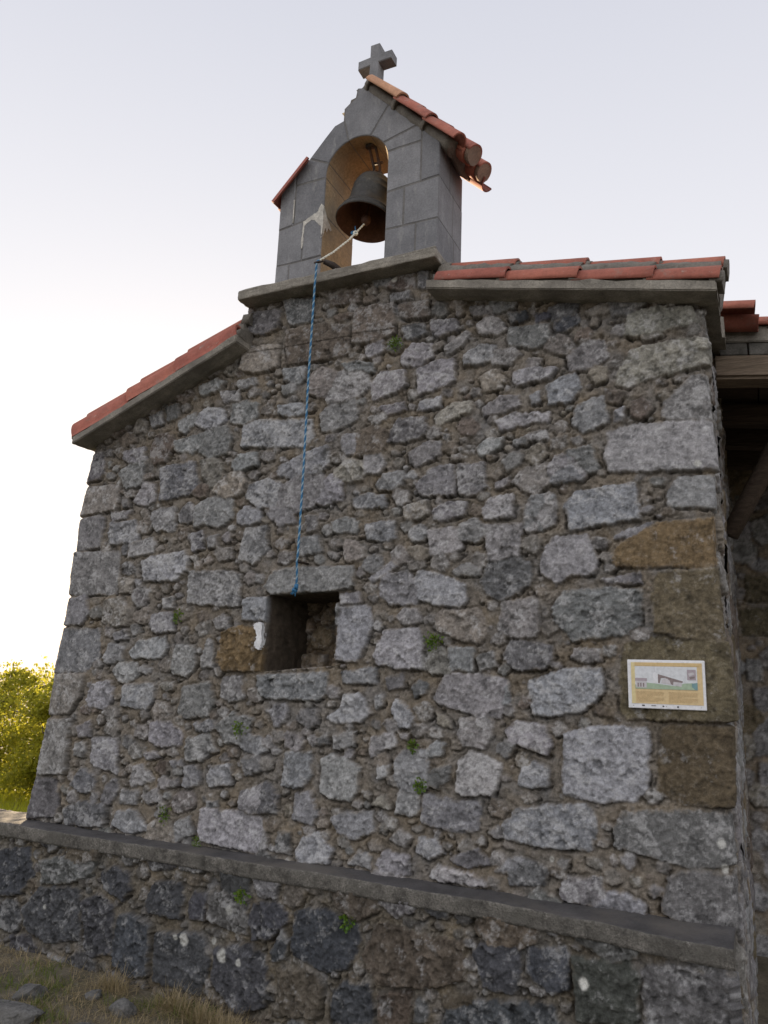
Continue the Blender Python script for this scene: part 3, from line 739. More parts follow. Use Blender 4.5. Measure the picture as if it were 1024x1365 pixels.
    return from_arrays('facade_wall', np.concatenate(vs), np.concatenate(fs), M['rubble'], chapel, np.concatenate(cs), np.concatenate(ms))
facade()
def pedestal():
    d = .006; zs = np.arange(3.9, 4.346, d); xl, xr = -3.238, -1.775
    P = np.concatenate([np.arange(xl - .52, xl, .012), np.arange(xl, xr, d), np.arange(xr, xr + .52, .012)])
    P, Z = np.meshgrid(P, zs)
    h, c, mk = RF(P, Z); x, y, nx, ny = plan(P, np.full((len(zs), 1), xl), np.full((len(zs), 1), xr))
    jag = .012 * fbm(Z, Z * 0, 9, 3, 5)
    pos = np.stack([x + nx * (h + jag), y + YB + ny * h - np.where(Z < 3.953, -.012, 0), Z], -1)
    from_arrays('pedestal_wall', pos, grid_faces(*P.shape), M['rubble'], chapel, c, mk)
pedestal()
RW = Relief(0, 3.2, -.45, 4.3, .010, [], 51, mortar=(.15, .12, .09), fills=((700, .12, .2, 1.6, .98, .02), (1200, .06, .1, 1.6, .8, .015), (2000, .025, .05, 1.6, .75, .01)),
            fill_tones=['g', 'dg', 't', 'd', 'l', 'b2', 'db'], fill_col_mix=.3)
# rubble blocking at the back of the opening
RB = Relief(0, .7, 0, .65, .005, [('w', [(.3, .02), (.42, .0), (.45, .16), (.33, .18)]), ('w2', [(.44, .02), (.56, .03), (.55, .17), (.46, .16)]), ('w2', [(.32, .2), (.45, .2), (.46, .3), (.33, .3)]), ('w', [(.47, .19), (.6, .2), (.6, .33), (.47, .32)]),
      ('w2', [(.33, .32), (.5, .33), (.5, .44), (.34, .44)]), ('w', [(.52, .35), (.65, .34), (.66, .45), (.52, .46)]), ('w2', [(.05, .05), (.27, .04), (.27, .2), (.06, .2)])], 71,
      mortar=(.16, .125, .09), fills=((200, .05, .08, 1.4, .9, .03), (300, .02, .04, 1.4, .8, .02)), fill_tones=['w2', 'w2', 'w'], prot=(.03, .07))
panel('window_blocking', (-2.98, .55, 1.64), (1, 0, 0), (0, -1, 0), .70, .64, RB, chapel, res=.006, Z0=0)
# side walls behind the facade, back wall of the porch
panel('nave_wall', (-.15, .50, -.40), (0, 1, 0), (1, 0, 0), 3.0, 4.05, RW, chapel, res=.02)
panel('nave_wall', (-.15, 3.45, -.40), (0, 1, 0), (1, 0, 0), 3.0, 4.05, RW, chapel, res=.03)
panel('nave_wall', (-4.62, 6.4, -.40), (0, -1, 0), (-1, 0, 0), 3.0, 3.85, RW, chapel, res=.03)
panel('nave_wall', (-4.62, 3.5, -.40), (0, -1, 0), (-1, 0, 0), 3.0, 3.85, RW, chapel, res=.02)
panel('nave_wall', (-.15, 6.4, -.40), (-1, 0, 0), (0, 1, 0), 3.0, 4.3, RW, chapel, res=.03)
panel('nave_wall', (-3.1, 6.4, -.40), (-1, 0, 0), (0, 1, 0), 1.52, 4.0, RW, chapel, res=.03)
PORCH = [('g', [(.12 + a, .95), (.36 + a, .94), (.37 + a, 1.12), (.12 + a, 1.13)]) for a in (0, .7)] + [('l', [(.12, 1.55), (.4, 1.56), (.4, 1.76), (.12, 1.75)]), ('g', [(.1, 1.18), (.42, 1.2), (.4, 1.5), (.1, 1.5)]), ('b2', [(.05, 2.2), (.4, 2.2), (.42, 2.45), (.05, 2.42)]), ('b2', [(.1, 2.5), (.5, 2.48), (.5, 2.7), (.1, 2.72)]),
         ('l', [(.08, 1.80), (.2, 1.8), (.2, 2.0), (.08, 2.0)]), ('g', [(.22, .5), (.5, .5), (.5, .75), (.22, .78)])]
RP = Relief(0, 2.4, -.45, 4.0, .010, PORCH, 61, mortar=(.21, .175, .135), fills=((400, .1, .17, 1.6, .95, .02), (900, .05, .09, 1.6, .8, .015), (1500, .022, .045, 1.6, .75, .01)), fill_tones=['L', 'l', 'g', 'g', 't', 'b2', 'l'], fill_col_mix=.3)
panel('porch_wall', (-.16, 3.3, -.40), (1, 0, 0), (0, -1, 0), 2.35, 4.2, RP, chapel, res=.012)

# ------------------------------------------------ sloping slabs and tiles on the two verges
def slopebox(bm, xa, za, xb, zb, y0, y1, t, bev=.006):
    vs = box(bm, 0, 1, y0, y1, 0, 1)
    for v in vs:
        u, w = v.co.x, v.co.z
        v.co.x = xa + u * (xb - xa); v.co.z = za + u * (zb - za) + w * t
    bmesh.ops.bevel(bm, geom=list({e for v in vs for e in v.link_edges}), offset=bev, segments=2, affect='EDGES')
def rough_up(bm, cuts, amp, seed, f=9):
    bmesh.ops.subdivide_edges(bm, edges=[e for e in bm.edges if e.calc_length() > .05], cuts=cuts, use_grid_fill=True)
    bm.normal_update()
    vs = list(bm.verts); P = np.array([v.co for v in vs])
    a = fbm(P[:, 0] + P[:, 1] * .7, P[:, 2] + P[:, 1] * .6, f, 3, seed); b = fbm(P[:, 0] - P[:, 1], P[:, 2] * 1.1 + 3, f * 3, 2, seed + 7)
    for v, p, q in zip(vs, a, b): v.co += v.normal * float(amp * (p + .5 * q))
bm = bmesh.new(); slopebox(bm, -1.755, 4.100, -.075, 3.760, -.165, .54, .062); rough_up(bm, 22, .010, 3)
from_bm('verge_slab', bm, M['concrete'], chapel)
bm = bmesh.new(); slopebox(bm, -4.655, 3.355, -3.185, 3.966, -.175, .54, .060); rough_up(bm, 22, .010, 4)
from_bm('verge_slab', bm, M['concrete'], chapel)
def barrel(bm, p0, p1, r0, r1, up=(0, 0, 1), arc=180, th=.013, n=14, flip=False, mat=0, vs=.92):
    "one curved roof tile between p0 (upper end) and p1 (lower end)"
    p0, p1 = Vector(p0), Vector(p1); d = (p1 - p0).normalized(); up = Vector(up); s = d.cross(up).normalized(); u = s.cross(d).normalized()
    if flip: u = -u
    rows = []
    for p, r in ((p0, r0), (p0.lerp(p1, .5), (r0 + r1) / 2), (p1, r1)):
        rows.append([[bm.verts.new(p + (s * math.cos(a) + u * math.sin(a) * vs) * q) for a in [math.radians(90 - arc / 2 + arc * k / n) for k in range(n + 1)]] for q in (r, r - th)])
    def q4(*v): f = bm.faces.new(v); f.material_index = mat; f.smooth = True
    for a, b in zip(rows, rows[1:]):
        for k in range(n):
            q4(a[0][k], a[0][k + 1], b[0][k + 1], b[0][k]); q4(a[1][k + 1], a[1][k], b[1][k], b[1][k + 1])
        for k in (0, n):
            q4(a[0][k], b[0][k], b[1][k], a[1][k])
    for a in (rows[0], rows[-1]):
        for k in range(n):
            f = bm.faces.new((a[0][k], a[1][k], a[1][k + 1], a[0][k + 1])); f.material_index = mat
def lump(bm, p0, p1, ry, rz, n=10, seg=10, seed=0, amp=.006, up=(0, 0, 1), under=1.):
    "half-round mortar fillet from p0 to p1"
    p0, p1 = Vector(p0), Vector(p1); d = (p1 - p0).normalized(); s = d.cross(Vector(up)).normalized(); u = s.cross(d); rr = random.Random(seed); rows = []
    for i in range(seg + 1):
        p = p0.lerp(p1, i / seg)
        rows.append([bm.verts.new(p + s * math.cos(a) * ry + u * math.sin(a) * rz * (1 if math.sin(a) > 0 else under) + Vector((rr.uniform(-amp, amp), rr.uniform(-amp, amp), rr.uniform(-amp, amp)))) for a in [math.pi * (2 * k / n) for k in range(n)]])
    for a, b in zip(rows, rows[1:]):
        for k in range(n): bm.faces.new((a[k], a[(k + 1) % n], b[(k + 1) % n], b[k])).smooth = True
    bm.faces.new(rows[0][::-1]); bm.faces.new(rows[-1])
def verge(xs, zf, off, d2, seed, vs=.92):
    "front and second rows of curved tiles on a verge slab; xs from top end to low end"
    bt = bmesh.new(); bmor = bmesh.new(); rr = random.Random(seed); sg = 1 if xs[-1] > xs[0] else -1
    for i, (a, b) in enumerate(zip(xs, xs[1:])):
        bb = b + sg * .035; e = .016 + rr.uniform(-.003, .004); j = rr.uniform(-.006, .006)
        barrel(bt, (a, -.082 + j, zf(a) + off + .0), (bb, -.082 + j, zf(bb) + off + e), .080, .092, arc=196, vs=vs)
        barrel(bt, (a + .02 * sg, .065 + j, zf(a + .02 * sg) + off + d2), (bb + .02 * sg, .065 + j, zf(bb + .02 * sg) + off + d2 + e), .080, .094, arc=190)
        lump(bmor, (a, -.012, zf(a) + off + .075), (bb, -.012, zf(bb) + off + .075 + e), .062, .085, seed=seed + i, under=.3)
        lump(bmor, (b - .018 * sg, -.078, zf(b) + off - .006), (b + .05 * sg, -.078, zf(b + .05 * sg) + off - .006), .080, .083 * vs / .92, seg=2, seed=seed + i + 9, amp=.004, under=.1)
        lump(bmor, (b - .01 * sg, .066, zf(b) + off + d2), (b + .075 * sg, .066, zf(b + .075 * sg) + off + d2), .086, .082, seg=2, seed=seed + i + 19, amp=.004, under=.1)
    a, b = xs[0], xs[-1]
    lump(bmor, (a, -.07, zf(a) + off - .005), (b, -.07, zf(b) + off - .005), .072, .05, seed=seed + 31, seg=24, under=.2)      # bedding under the front row
    lump(bmor, (a, .10, zf(a) + off + .02), (b + .03 * sg, .10, zf(b + .03 * sg) + off + .02), .17, d2 + .045, seed=seed + 41, seg=24, under=.2)
    lump(bmor, (a - .02 * sg, -.05, zf(a) + off), (a + .06 * sg, -.05, zf(a) + off), .10, .07, seg=3, seed=seed + 51, amp=.008, under=.3)
    lump(bmor, (a - .02 * sg, .05, zf(a) + off + d2 - .03), (a + .05 * sg, .05, zf(a) + off + d2 - .03), .10, .10, seg=3, seed=seed + 52, amp=.008, under=.3)
    o = from_bm('verge_tiles', bt, M['tile'], chapel)
    from_bm('tile_mortar', bmor, M['tile_mortar'], o)
zR = lambda x: 4.089 - .2025 * (x + 1.70); zL = lambda x: 3.38 + .4158 * (x + 4.595)
verge([-1.70, -1.275, -.845, -.43, -.095], zR, .072, .140, 5, 1.0)
verge([-3.20, -3.68, -4.11, -4.635], zL, .072, .185, 6, 1.45)
# main roof behind the verge: rows of curved tiles running down each slope
def roof_rows(name, xa, xb, zf, off, ys, seed):
    bt = bmesh.new(); rr = random.Random(seed); sg = 1 if xb > xa else -1; n = max(1, round(abs(xb - xa) / .42))
    for y in ys:
        for i in range(n):
            a = xa + (xb - xa) * i / n; b = xa + (xb - xa) * (i + 1) / n + .05 * sg; j = rr.uniform(-.008, .008)
            barrel(bt, (a, y + j, zf(a) + off + .06), (b, y + j, zf(b) + off + .075), .078, .092, n=8)
            barrel(bt, (a, y + .11 + j, zf(a) + off + .075), (b + .03 * sg, y + .11 + j, zf(b + .03 * sg) + off + .09), .092, .080, n=8, flip=True)
    return from_bm(name, bt, M['tile'], chapel)
roof_rows('roof_tiles', -2.35, -4.68, zL, .13, [.68 + .22 * k for k in range(27)], 21)
roof_rows('roof_tiles', -2.35, .06, zR, .17, [.64, ], 22)
roof_rows('roof_tiles', -2.35, 2.3, zR, .17, [.86 + .22 * k for k in range(26)], 23)
bm = bmesh.new(); slopebox(bm, -4.655, 3.38, -2.30, 4.36, .545, 6.55, .10, .003); from_bm('roof_deck', bm, M['concrete'], chapel)
bm = bmesh.new(); slopebox(bm, -2.36, 4.268, -.06, 3.80, .545, .74, .14, .003); slopebox(bm, -2.36, 4.268, -.10, 3.81, .742, 6.55, .13, .003); from_bm('roof_deck', bm, M['concrete'], chapel)
# porch: fascia, block course, timber beam, joists, ceiling, post
def sl(bm, xa, xb, y0, y1, z0, z1, s, bev=.006):
    slopebox(bm, xa, z0, xb, z0 + s * (xb - xa), y0, y1, z1 - z0, bev)
SP = -.13
bm = bmesh.new(); sl(bm, -.10, 2.3, .80, .95, 3.885, 3.995, SP); rough_up(bm, 8, .005, 8); from_bm('porch_fascia', bm, M['concrete'], chapel)
bm = bmesh.new()
for k in range(14): sl(bm, -.10 + k * .17, .062 + k * .17, .81, .94, 3.80 + SP * .17 * k, 3.882 + SP * .17 * k, SP, .005)
from_bm('block_course', bm, M['block'], chapel)
bm = bmesh.new(); sl(bm, -.148, 2.3, .77, .97, 3.635, 3.795, SP, .02); rough_up(bm, 12, .014, 9, 5); from_bm('porch_beam', bm, M['beam_wood'], chapel)
for y in (1.45, 2.0, 2.6):
    bm = bmesh.new(); sl(bm, -.148, 2.25, y, y + .14, 3.56, 3.71, SP, .015); rough_up(bm, 8, .01, int(y * 9), 5); from_bm('porch_joist', bm, M['dark_wood'], chapel)
bm = bmesh.new()
for k in range(9): sl(bm, -.148 + .27 * k, .115 + .27 * k, .97, 3.3, 3.74 + SP * .27 * k, 3.77 + SP * .27 * k, SP, .004)
from_bm('porch_ceiling', bm, M['dark_wood'], chapel)
bm = bmesh.new(); tube(bm, [(-.12, 1.5, 2.75), (.10, 1.5, 3.15), (.30, 1.5, 3.56)], [.06, .065, .07], 10); from_bm('porch_brace', bm, M['dark_wood'], chapel, smooth=True)
bm = bmesh.new(); box(bm, 2.05, 2.25, .78, .98, -.4, 3.35, .02); rough_up(bm, 8, .01, 77, 5); from_bm('porch_post', bm, M['beam_wood'], chapel)

# ------------------------------------------------ slab under the bellcote
bm = bmesh.new(); box(bm, -3.235, -1.705, -.135, .60, 4.312, 4.385, .008, 2)
for v in bm.verts: v.co.z += .020 * (v.co.x + 3.235) / 1.53
rough_up(bm, 22, .010, 14); from_bm('bellcote_slab', bm, M['concrete'], chapel)
# ------------------------------------------------ bellcote of dressed blocks
AC = (-2.3895, 5.26); AR = .2465
def A(deg, r=AR): return (AC[0] + r * math.cos(rad(deg)), AC[1] + r * math.sin(rad(deg)))
def arcp(a, b, n=7): return [A(a + (b - a) * k / n) for k in range(n + 1)]
DEP = .46
bmb = bmesh.new(); rr = random.Random(3)
def blk(pts, y0=None, y1=DEP, ins=.0032):
    # inset every edge a little so the joints stay open
    cx = sum(p[0] for p in pts) / len(pts); cz = sum(p[1] for p in pts) / len(pts); n = len(pts); q = []
    area = sum(pts[i][0] * pts[(i + 1) % n][1] - pts[(i + 1) % n][0] * pts[i][1] for i in range(n))
    sg = 1 if area > 0 else -1
    for i in range(n):
        p0, p1, p2 = Vector(pts[i - 1]), Vector(pts[i]), Vector(pts[(i + 1) % n])
        d1, d2 = (p1 - p0).normalized(), (p2 - p1).normalized()
        n1, n2 = Vector((-d1.y, d1.x)) * sg, Vector((-d2.y, d2.x)) * sg
        b = n1 + n2; b = b / max(.3, b.length_squared) * 2 * .5 * 2 if b.length > 1e-6 else n1
        q.append((p1.x + b.x * ins, p1.y + b.y * ins))
    f = rr.uniform(-.004, .003) if y0 is None else y0
    prism(bmb, q, f, y1 + (rr.uniform(-.003, .003) if y1 == DEP else 0), .0065)
ZB = 4.375
blk([(-3.02, ZB), (-2.905, ZB), (-2.905, 4.60), (-3.02, 4.60)]); blk([(-2.905, ZB), (-2.636, ZB), (-2.636, 4.61), (-2.905, 4.60)])
blk([(-3.02, 4.60), (-2.80, 4.604), (-2.80, 4.925), (-3.02, 4.895)]); blk([(-2.80, 4.604), (-2.636, 4.61), (-2.636, 4.95), (-2.80, 4.925)])
blk([(-3.02, 4.895), (-2.893, 4.91), (-2.893, 5.325), (-3.02, 5.20)]); blk([(-2.893, 4.91), (-2.636, 4.95), (-2.636, 5.24), (-2.893, 5.24)])
blk([(-2.893, 5.24), (-2.636, 5.24)] + arcp(180, 158, 3) + [(-2.79, 5.44), (-2.893, 5.325)])
blk(arcp(158, 108, 7) + [(-2.512, 5.685), (-2.59, 5.665), (-2.66, 5.59), (-2.79, 5.44)])
blk(arcp(108, 66, 6) + [(-2.15, 5.705), (-2.345, 5.91), (-2.41, 5.93), (-2.42, 5.85), (-2.51, 5.785), (-2.512, 5.685)])
blk(arcp(66, 34, 5) + [(-1.92, 5.464), (-2.15, 5.705)])
blk(arcp(34, 13, 3) + [(-1.884, 5.33), (-1.884, 5.426), (-1.92, 5.464)])
blk([(-2.143, 4.99), (-1.884, 5.01), (-1.884, 5.33)] + arcp(13, 0, 3))
for y0, y1 in ((None, .20), (.204, DEP)): blk([(-1.884, 5.01), (-1.745, 5.02), (-1.745, 5.28), (-1.884, 5.426)], y0, y1)
blk([(-2.143, 4.70), (-2.005, 4.70), (-2.005, 5.0), (-2.143, 4.99)])
for y0, y1 in ((None, .27), (.274, DEP)): blk([(-2.005, 4.70), (-1.745, 4.70), (-1.745, 5.02), (-2.005, 5.0)], y0, y1)
blk([(-2.143, ZB), (-1.91, ZB), (-1.91, 4.70), (-2.143, 4.70)])
for y0, y1 in ((None, .30), (.304, DEP)): blk([(-1.91, ZB), (-1.745, ZB), (-1.745, 4.70), (-1.91, 4.70)], y0, y1)
bmb.normal_update()
for f in bmb.faces:      # faces inside the opening: warm bounced sunlight put into their colour
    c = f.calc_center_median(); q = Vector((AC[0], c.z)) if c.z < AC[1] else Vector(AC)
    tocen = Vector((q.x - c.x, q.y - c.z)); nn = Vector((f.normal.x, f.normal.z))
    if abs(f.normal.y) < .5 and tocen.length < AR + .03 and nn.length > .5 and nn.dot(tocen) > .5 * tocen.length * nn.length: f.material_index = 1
bellcote = from_bm('bellcote', bmb, [M['ashlar'], M['ashlar_warm_bounce']], chapel)
OUT = [(-3.015, ZB), (-3.015, 5.198), (-2.79, 5.434), (-2.66, 5.583), (-2.59, 5.658), (-2.517, 5.68), (-2.515, 5.782), (-2.425, 5.852), (-2.413, 5.924), (-2.347, 5.902), (-1.75, 5.276), (-1.75, ZB), (-2.138, ZB)]
OUT = OUT + [A(k, AR + .005) for k in range(0, 181, 12)] + [(-2.641, ZB)]
bm = bmesh.new(); a = [bm.verts.new((x, .0042, z)) for x, z in OUT]; b = [bm.verts.new((x, DEP - .005, z)) for x, z in OUT]; n = len(OUT)
bm.faces.new(a); bm.faces.new(b[::-1])
for i in range(n): bm.faces.new((a[i], b[i], b[(i + 1) % n], a[(i + 1) % n]))
bmesh.ops.recalc_face_normals(bm, faces=bm.faces[:]); bmesh.ops.triangulate(bm, faces=[f for f in bm.faces if len(f.verts) > 4])
from_bm('joint_mortar', bm, M['joint_mortar'], bellcote)
# plaster smear on the left pier's inner edge
def ragged(pts, amp, seed, sub=5):
    rr = random.Random(seed); out = []
    for (x0, z0), (x1, z1) in zip(pts, pts[1:] + pts[:1]):
        for k in range(sub): out.append((x0 + (x1 - x0) * k / sub + rr.uniform(-amp, amp), z0 + (z1 - z0) * k / sub + rr.uniform(-amp, amp)))
    return out
bm = bmesh.new()
prism(bm, ragged([(-2.80, 4.915), (-2.74, 4.95), (-2.69, 4.965), (-2.655, 5.03), (-2.636, 5.0), (-2.636, 4.80), (-2.645, 4.75), (-2.65, 4.85), (-2.67, 4.86), (-2.70, 4.90), (-2.735, 4.915), (-2.77, 4.895), (-2.80, 4.87)], .004, 1), -.006, .001)
prism(bm, ragged([(-2.802, 4.91), (-2.79, 4.90), (-2.795, 4.80), (-2.79, 4.76), (-2.80, 4.70), (-2.806, 4.70), (-2.812, 4.76), (-2.806, 4.83)], .0025, 2), -.005, .001)
prism(bm, ragged([(-2.898, 5.12), (-2.892, 5.12), (-2.890, 5.0), (-2.893, 4.93), (-2.897, 4.93)], .002, 3), -.005, .001)
vs = [bm.verts.new(p) for p in [(-2.632, -.005, 5.0), (-2.632, .05, 4.93), (-2.632, .12, 4.88), (-2.632, .10, 4.86), (-2.632, .07, 4.87), (-2.632, .05, 4.82), (-2.632, .03, 4.85), (-2.632, -.005, 4.75)]]
bm.faces.new(vs)
from_bm('plaster_smear', bm, M['plaster'], bellcote)
# little roof of the bellcote
bt = bmesh.new(); bmo = bmesh.new(); bmt = bmesh.new(); bmu = bmesh.new()
sd = Vector((.60, 0, -.63)).normalized(); nrm = Vector((.63, 0, .60)).normalized()
R0 = Vector((-2.33, 0, 5.895))
def on(s_, y, h=0): return R0 + sd * s_ + Vector((0, y, 0)) + nrm * h
for (y, h, s0, s1, c0) in ((-.005, .03, .00, .985, 1), (.145, .075, .08, 1.03, 0), (.335, .075, .08, 1.04, 0)):
    n = 3; L = (s1 - s0) / n
    for i in range(n):
        barrel(bt, on(s0 + L * i, y, h), on(s0 + L * (i + 1) + (.03 if i < n - 1 else 0), y, h + .014), .072, .086, up=nrm, arc=185, mat=1 if (c0 and i == 0) else 0)
        lump(bmo, on(s0 + L * i - .02, y + .02, h + .012), on(s0 + L * i + .014, y + .02, h + .012), .06, .062, seg=2, seed=i, up=nrm, amp=.003)
    if not c0:      # open lower ends stopped with clay and mortar
        lump(bmt, on(s1 - .03, y, h + .008), on(s1 + .004, y, h + .012), .078, .072, seg=3, seed=9, up=nrm, amp=.003, under=.75)
        lump(bmu, on(s1 - .34, y, h - .02), on(s1 - .03, y, h - .01), .085, .05, seg=5, seed=10, up=nrm, amp=.004, under=.9)
for y in (.43,):
    for i in range(3): barrel(bt, on(.05 + .31 * i, y, .075), on(.05 + .31 * (i + 1) + (.03 if i < 2 else .08), y, .088), .085, .075, up=nrm, arc=170, flip=True)
lump(bmo, on(.02, .06, .02), on(.93, .06, .02), .075, .05, seg=14, seed=4, up=nrm); lump(bmo, on(.02, .24, .03), on(.93, .24, .03), .22, .045, seg=14, seed=5, up=nrm)
from_bm('bellcote_tiles', bt, [M['tile'], M['tile_tan']], bellcote); bt = bmesh.new()
sdl = Vector((-.66, 0, -.75)).normalized(); nl = Vector((-.75, 0, .66)).normalized(); L0 = Vector((-2.42, 0, 5.90))
def onl(s_, y, h=0): return L0 + sdl * s_ + Vector((0, y, 0)) + nl * h
for y, s0 in ((.0, .60), (.17, .30), (.36, .25)):
    n = 1 if y < .1 else 2; s1 = 1.02; LL = (s1 - s0) / n
    for i in range(n): barrel(bt, onl(s0 + LL * i, y, -.072 if y < .1 else -.03), onl(s0 + LL * (i + 1) - .01, y, -.066 if y < .1 else -.02), *((.060, .066) if y < .1 else (.075, .088)), up=nl, arc=185)
lump(bmo, onl(.05, .25, -.02), onl(.9, .25, -.03), .20, .05, seg=10, seed=6, up=nl, amp=.01)
# ragged mortar at the apex, under the cross
lump(bmo, (-2.52, .20, 5.76), (-2.40, .20, 5.88), .19, .05, seg=5, seed=12, amp=.016)
lump(bmo, (-2.43, .22, 5.93), (-2.26, .22, 5.935), .20, .07, seg=6, seed=13, amp=.014)
lump(bmo, (-2.415, .17, 5.985), (-2.275, .17, 5.98), .09, .085, seg=5, seed=14, amp=.01)
from_bm('bellcote_tiles', bt, [M['tile'], M['tile_tan']], bellcote)
from_bm('tile_end', bmt, M['clay_end'], bellcote); from_bm('tile_underside', bmu, M['tile'], bellcote)
from_bm('bellcote_mortar', bmo, M['tile_mortar'], bellcote)
bm = bmesh.new()
CR = [(-2.391, 5.98), (-2.315, 5.98), (-2.313, 6.222), (-2.207, 6.222), (-2.207, 6.296), (-2.312, 6.296), (-2.312, 6.392), (-2.387, 6.392), (-2.387, 6.288), (-2.487, 6.280), (-2.487, 6.205), (-2.388, 6.212)]
prism(bm, CR, .12, .222, .006)
from_bm('cross', bm, M['ashlar'], bellcote)
# nail in the wall that steadies the rope
bm = bmesh.new(); tube(bm, [(-2.60, .02, 2.395), (-2.602, -.10, 2.392), (-2.602, -.105, 2.405)], [.008, .009, .006], 6); box(bm, -2.625, -2.58, -.115, -.095, 2.385, 2.40, .003); from_bm('iron_nail', bm, M['iron'], chapel)
# white paint daub at the left edge of the opening
bm = bmesh.new()
prism(bm, ragged([(-2.965, 2.0), (-2.935, 2.015), (-2.902, 2.01), (-2.897, 1.93), (-2.893, 1.88), (-2.90, 1.845), (-2.92, 1.84), (-2.945, 1.862), (-2.935, 1.92), (-2.94, 1.955)], .006, 4), -.022, .02)
vs = [bm.verts.new(p) for p in [(-2.8925, -.02, 2.0), (-2.8915, .02, 1.98), (-2.8915, .03, 1.93), (-2.8915, .015, 1.87), (-2.8925, -.02, 1.86)]]; bm.faces.new(vs)
from_bm('white_daub', bm, M['paint_white'], chapel)

# ================================================================== BENCH along the foot of the wall
bench = thing('stone_bench', 'long dark rubble stone bench with a thin concrete seat along the chapel front', 'bench')
BX = [-5.45, -4.85, -2.73, -1.1, -.18]; BY = [-.215, -.183, -.163, -.200, -.334]
# lichen spots: (px on the photo converted to metres)
SPOT_B = [(-3.196, .115, .034, .5), (-2.92, .07, .036, .5), (-3.255, .12, .016, .5), (-2.89, .32, .024, .35), (-2.80, .055, .02, .45), (-.815, .325, .026, .7), (-3.0, .13, .02, .4), (-4.35, .13, .014, .4)]
RBn = Relief(-5.7, .30, -.7, .60, .005, [(a, [(sum(q[0] for q in p) / len(p) * -.05 + x * 1.05, sum(q[1] for q in p) / len(p) * -.05 + z * 1.05) for x, z in p]) for a, p in BST], 31, mortar=(.118, .102, .080), fills=((400, .09, .14, 1.5, .8, .02), (1600, .045, .075, 1.6, .7, .014), (4000, .02, .04, 1.6, .6, .010), (2500, .010, .018, 1.5, .6, .006)),
             fill_tones=['D', 'Dd', 'DB', 'd', 'Dd'], fill_col_mix=.45, prot=(.012, .028), spots=SPOT_B)
d = .006; zs = np.arange(-.62, .535, d); X = np.concatenate([np.arange(-5.62, -.178, d), np.arange(-.178, .13, d)])
P, Z = np.meshgrid(X, zs); h, c, mk = RBn(P, Z)
yb = np.interp(P, BX, BY) + .030; xr = -.178
side = P > xr; ysd = np.interp(xr, BX, BY) + .03 + (P - xr)
xlb = -5.42; sl_ = P < xlb; ysl = np.interp(xlb, BX, BY) + .03 + (xlb - P) * 1.3
pos = np.stack([np.where(side, xr + h, np.where(sl_, xlb - h, P)), np.where(side, ysd, np.where(sl_, ysl, yb - h)), Z], -1)
from_arrays('base_wall', pos, grid_faces(*P.shape), M['rubble'], bench, c, mk)
# seat slab with worn, uneven front edge
prof = [(0, .50), (0, .515), (.0, .53), (.0, .55), (-.001, .57), (.0, .585), (.001, .592), (.005, .598), (.014, .600), (.03, .601), (.05, .601), (.09, .602), (.14, .603), (.20, .604), (.28, .606), (.40, .606)]
prof = [(.05, .515), (.02, .513)] + [(a, .515 + (b - .50) * .85) for a, b in prof]
n = len(prof); X = np.arange(-5.45, -.150, .012)
yf = np.interp(X, BX, BY) + .014 * fbm(X, X * 0, 3, 3, 3) + .014 * fbm(X, X * 0 + 1, 14, 4, 4)
zt = .010 * fbm(X, X * 0 + 5, 1.6, 2, 8)
Yp = np.array([p[0] for p in prof]); Zp = np.array([p[1] for p in prof])
Yg = yf[None] + Yp[:, None]; Zg = Zp[:, None] + zt[None]; Xg = np.repeat(X[None], n, 0)
nz = .006 * fbm(Xg, Yg + Zg, 12, 4, 6) + .008 * fbm(Xg, Yg + Zg * 2, 45, 3, 7)
Yg = Yg - nz * (Yp[:, None] < .03); Zg = Zg + nz * (Yp[:, None] >= .0) * .8
pos = np.stack([Xg, Yg, Zg], -1)
V = pos.reshape(-1, 3); F = grid_faces(n, len(X)); midx = (np.arange(len(F)) // (len(X) - 1) >= 9).astype(int)
cap = [(n - 1 - k) * len(X) + len(X) - 1 for k in range(n)]
o = from_arrays('seat_slab', V, F, [M['seat_edge'], M['seat_top']], bench, smooth=True, midx=midx)
bm = bmesh.new(); bm.from_mesh(o.data); bm.verts.ensure_lookup_table()
for ex in (max(v.co.x for v in bm.verts), min(v.co.x for v in bm.verts)):
    e = sorted([v for v in bm.verts if abs(v.co.x - ex) < .001], key=lambda v: v.index)
    bm.faces.new(e)
bm.to_mesh(o.data); bm.free()

# ================================================================== BELL
BC = Vector((-2.358, .115, 4.872)); TL = Matrix.Rotation(rad(9), 4, 'X') @ Matrix.Rotation(rad(-3), 4, 'Y')
bell = thing('bronze_bell', 'weathered bronze bell hanging mouth down inside the bellcote arch', 'bell')
MT = Matrix.Translation(BC) @ Matrix.Rotation(rad(-10), 4, 'X') @ Matrix.Rotation(rad(5), 4, 'Y')
bm = bmesh.new()
lathe(bm, [(.212, 0), (.218, .006), (.217, .018), (.207, .034), (.197, .05), (.200, .055), (.197, .062), (.186, .075), (.170, .105), (.158, .145), (.151, .19), (.148, .235), (.150, .24), (.150, .246), (.147, .25), (.145, .285), (.147, .29), (.147, .297), (.143, .302), (.137, .332), (.124, .358), (.100, .374), (.060, .384), (0, .388)], 56, MT, 0)
lathe(bm, [(.212, 0), (.205, .002), (.185, .03), (.160, .07), (.143, .13), (.133, .22), (.125, .30), (.09, .345), (0, .355)], 56, MT, 1)
from_bm('bell_body', bm, [M['bronze'], M['bronze_inside']], bell)
bm = bmesh.new()
tube(bm, [MT @ Vector(p) for p in [(0, 0, .33), (.006, -.004, .20), (.012, -.012, .08), (.014, -.016, .03)]], [.011, .011, .013, .015], 8)
